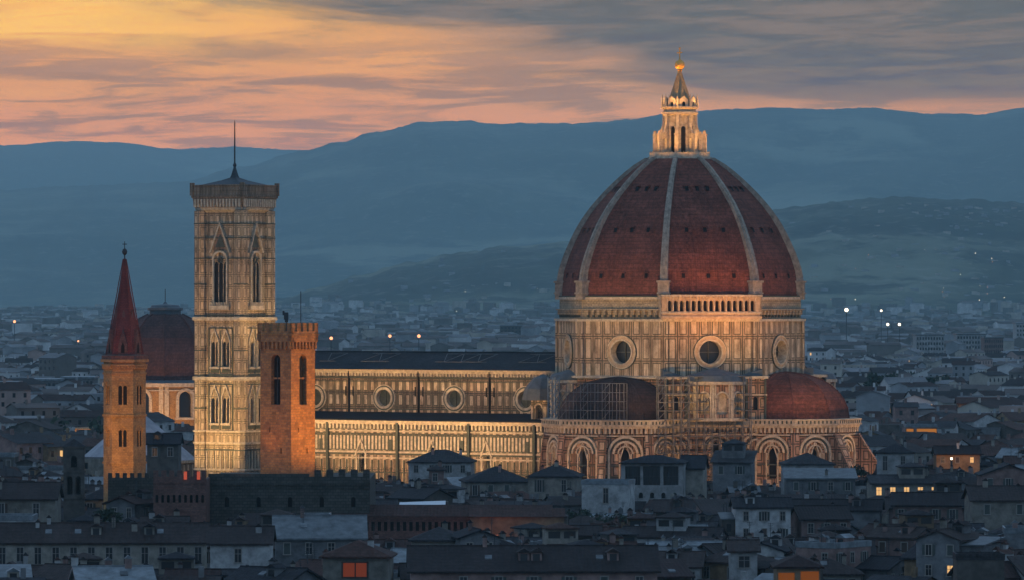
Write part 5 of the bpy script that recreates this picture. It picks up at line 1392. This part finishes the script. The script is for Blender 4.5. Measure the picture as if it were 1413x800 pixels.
city('hidden_street_roofs', 540, 1000, 1300, 1.0, 8.5, 1.2, ['cream', 'grey', 'stone'], ['roof1', 'roof2', 'roof3'], 9, (8, 16))

# larger blocks of the far city one can tell apart
def block(px0, px1, row, Y, d, m_, label, floors=4, bays=10):
    o = empty('apartment_block', ((X(px0, Y) + X(px1, Y)) / 2, Y, 0), 0, label, 'building', 'large blocks in the far city')
    w2 = (X(px1, Y) - X(px0, Y)) / 2; h = Z(row, Y); mb = MB(); mb.box(-w2, w2, -d / 2, d / 2, 0, h); mb.build('wall', M[m_], o)
    mb = MB(); mb.box(-w2 - .5, w2 + .5, -d / 2 - .5, d / 2 + .5, h, h + .8); mb.build('roof', M['roof_zinc'], o)
    for j in range(floors):
        mb = MB(); z = h - 2.8 - j * 3.4
        if z < 1: break
        for i in range(bays): u = -w2 + (i + .5) * 2 * w2 / bays; mb.box(u - w2 / bays * .55, u + w2 / bays * .55, -d / 2 - .15, -d / 2 + .05, z, z + 1.7)
        mb.build('window_row', M['glass'], o)
block(1262, 1300, 462, 3500, 30, 'white', 'pale apartment block with white roof edge, right of the twin light masts')
block(1318, 1358, 461, 3700, 30, 'white', 'tall pale block among far buildings at the right, second from the edge')
block(1356, 1382, 466, 3560, 26, 'pink', 'rose tinted far block just right of the tall pale one')
block(1400, 1440, 446, 4300, 30, 'white', 'pale far tower block cut by the right picture edge')
block(40, 86, 524, 2350, 26, 'grey', 'broad grey office block far left beyond the spire, left wing', 5, 8)
block(88, 132, 521, 2370, 26, 'grey', 'broad grey office block far left beyond the spire, right wing', 5, 8)
block(0, 26, 528, 2200, 24, 'stone', 'dark apartment block at the far left edge of the distant city', 5, 6)
block(1230, 1262, 572 - 28, 2050, 18, 'grey', 'pale domed roof market hall behind the rose coloured houses', 2, 6)
block(690, 730, 449, 5200, 30, 'stone', 'dark far block behind the nave roof with two stubs', 2, 8)

# light masts, lamps in the distance
def lamp(px, row, Y, r, m_, label, pole=True):
    o = empty('light_mast', (X(px, Y), Y, 0), 0, label, 'street light', 'lamps shining in the far city')
    z = Z(row, Y); mb = MB(); mb.tube((0, 0, 0), (0, 0, z - r), max(.25, r * .22), 5); mb.build('pole', M['iron'], o)
    mb = MB(); mb.lathe([(r * math.sin(math.pi * t / 8) + .001, z - r * math.cos(math.pi * t / 8)) for t in range(9)], 10, sm=True); mb.build('lamp_head', M[m_], o)
lamp(1168, 427, 4200, 1.5, 'lamp_white', 'brightest white lamp on the slope right of the dome')
lamp(1216, 428, 4300, .9, 'lamp_white', 'fainter white lamp just right of the brightest lamp')
lamp(1225, 447, 3900, 1.0, 'lamp_white', 'left one of the twin tall light masts right of the dome')
lamp(1241, 447, 3900, 1.0, 'lamp_white', 'right one of the twin tall light masts right of the dome')
lamp(457, 466, 3300, 1.0, 'lamp', 'orange lamp nearest the brick tower above the nave roof')
lamp(538, 463, 3500, 1.0, 'lamp', 'orange lamp in the middle of three above the nave roof')
lamp(578, 463, 3500, 1.1, 'lamp', 'orange lamp furthest right of three above the nave roof')
lamp(20, 443, 4200, 1.1, 'lamp', 'rosy lamp far left below the mountain')
lamp(108, 470, 3900, .7, 'lamp', 'small warm lamp left of the spire in the distant city')
lamp(1205, 574, 1745, .45, 'lamp_white', 'small bright lamp before the rose coloured house')
lamp(1313, 632, 1262, .3, 'lamp_white', 'small bright lamp before the amber lit house')
lamp(1257, 545, 2040, .4, 'lamp_white', 'small pale lamp by the market hall')
lamp(1048, 687, 1085, .2, 'lamp_white', 'tiny white lamp on roofs under the middle pier')
lamp(937, 724, 930, .14, 'lamp_white', 'tiny white lamp among roofs below the loggia house')
rg = random.Random(21); mb = MB()
for _ in range(520):
    y = rg.uniform(2300, 10500); x = rg.uniform(-.1, .1) * y; z = rg.uniform(6, 16); r = rg.uniform(.12, .36) * y / 4600
    mb.M = Matrix.Translation((x, y, z)); mb.lathe([(0.001, -r), (r, 0), (0.001, r)], 5, mi=0 if rg.random() < .6 else 1); mb.M = None
tag(mb.build('far_street_lights', [M['lamp'], M['lamp_white']]), kind='stuff')
# villas scattered on the hill slopes
rg = random.Random(31); mb = MB()
rd = RIDGES[2]
for _ in range(170):
    px = rg.choice([rg.uniform(480, 790), rg.uniform(1080, 1420), rg.gauss(1330, 50)]); Y_ = rg.uniform(8900, 11600); z = hill_height(rd, px, Y_)
    if z < 2: continue
    w_ = rg.uniform(3, 8); x = X(px, Y_); mb.box(x - w_, x + w_, Y_ - 4, Y_ + 4, z - 6, z + rg.uniform(2, 4), 0 if rg.random() < .6 else 1)
tag(mb.build('hillside_villas', [M['far_grey'], M['far_cream']]), kind='stuff')

# trees --------------------------------------------------------------------------------------
def tree(px, row_top, Y, wd, label, m_='leaf', seed=0, flat=.8, leaf=.5, n=900):
    rg = random.Random(seed); h = Z(row_top, Y); o = empty('tree', (X(px, Y), Y, 0), 0, label, 'tree', 'trees among the roofs')
    mb = MB(); mb.tube((0, 0, 0), (0, 0, h * .7), .45, 7, 0, .2)
    for k in range(5): a = k * 1.3; mb.tube((0, 0, h * .45), (math.cos(a) * wd * .3, math.sin(a) * wd * .3, h * .8), .18, 5, 0, .06)
    mb.build('trunk', M['bark'], o)
    cl_ = [(rg.uniform(-.36, .36) * wd, rg.uniform(-.3, .3) * wd, h - wd * flat * rg.uniform(.2, .6), wd * rg.uniform(.14, .26)) for _ in range(13)]
    mb = MB()
    for _ in range(n):
        c = rg.choice(cl_); v = Vector((rg.gauss(0, 1), rg.gauss(0, 1), rg.gauss(0, 1))).normalized() * c[3] * rg.random() ** .4
        p = Vector(c[:3]) + Vector((v.x, v.y, v.z * flat)); a = Vector((rg.gauss(0, 1), rg.gauss(0, 1), rg.gauss(0, 1))).normalized() * leaf; b = a.orthogonal().normalized() * leaf
        b.rotate(Matrix.Rotation(rg.uniform(0, 6.28), 3, a.normalized()))
        mb.add([p - a, p - b * .6, p + a, p + b * .6])
    mb.build('crown', M[m_], o)
tree(1215, 511, 2150, 15, 'dark round tree in the city right of the red half dome', 'leaf2', 1, .8, .8)
tree(1292, 514, 2200, 13, 'dark tree among pale far buildings right of the larger dark one', 'leaf2', 2, .8, .8)
tree(1276, 519, 2180, 8, 'small dark tree touching its neighbour among pale far buildings', 'leaf2', 12, .8, .8)
tree(112, 548, 2250, 16, 'dark tree before the broad grey office block', 'leaf2', 3, .8, .8)
tree(132, 556, 2200, 12, 'dark tree just left of the spire tower by the office block', 'leaf2', 4, .8, .8)
tree(800, 702, 1045, 6, 'leafy roof garden tree left below the white block', 'leaf2', 5, .7, .3)
tree(836, 705, 1040, 7, 'widest dark garden tree below the white block', 'leaf2', 6, .7, .3)
tree(872, 708, 1035, 6, 'right hand garden tree below the white block', 'leaf2', 7, .7, .3)
tree(985, 700, 1030, 6, 'dark bushy tree between roofs under the dome', 'leaf2', 8, .7, .3)
tree(150, 700, 900, 6, 'dark tree in a courtyard left of the rose brick hall', 'leaf2', 9, .7, .3)
tree(1180, 640, 1200, 6, 'small tree at the foot of the last raking buttress', 'leaf2', 10, .7, .3)
tree(1330, 700, 1010, 6, 'dark courtyard tree near the right edge', 'leaf2', 13, .7, .3)

# dark clumps of trees in parks and along avenues of the far city
rg = random.Random(77); mb = MB()
for _ in range(95):
    y = rg.uniform(1500, 7600) ; x = rg.uniform(-.1, .1) * y
    if blocked(x, y, 10): continue
    n = rg.randint(2, 7); L = rg.uniform(6, 10)
    for q in range(n):
        cx, cy = x + (q - n / 2) * L + rg.uniform(-2, 2), y + rg.uniform(-6, 6); h = rg.uniform(9, 16); rr = rg.uniform(3.5, 6)
        for _i in range(70):
            v = Vector((rg.gauss(0, 1), rg.gauss(0, 1), rg.gauss(0, .8))).normalized() * rr * rg.random() ** .35
            p = Vector((cx, cy, h)) + v; a = Vector((rg.gauss(0, 1), rg.gauss(0, 1), rg.gauss(0, 1))).normalized() * 1.0; b = a.orthogonal()
            mb.add([p - a, p - b * .7, p + a, p + b * .7])
tag(mb.build('city_trees', M['leaf2']), kind='stuff')

# tiny lamps of villages on the slopes
rg = random.Random(91); mb = MB()
for _ in range(34):
    px = rg.choice([rg.uniform(520, 780), rg.gauss(1340, 40), rg.uniform(1130, 1410)]); y = rg.uniform(8850, 10300); z = hill_height(RIDGES[2], px, y)
    if z < 4: continue
    r_ = rg.uniform(.35, .8); mb.M = Matrix.Translation((X(px, y), y, z + 6)); mb.lathe([(0.001, -r_), (r_, 0), (0.001, r_)], 5, mi=0 if rg.random() < .4 else 1); mb.M = None
tag(mb.build('hillside_lights', [M['lamp'], M['lamp_white']]), kind='stuff')
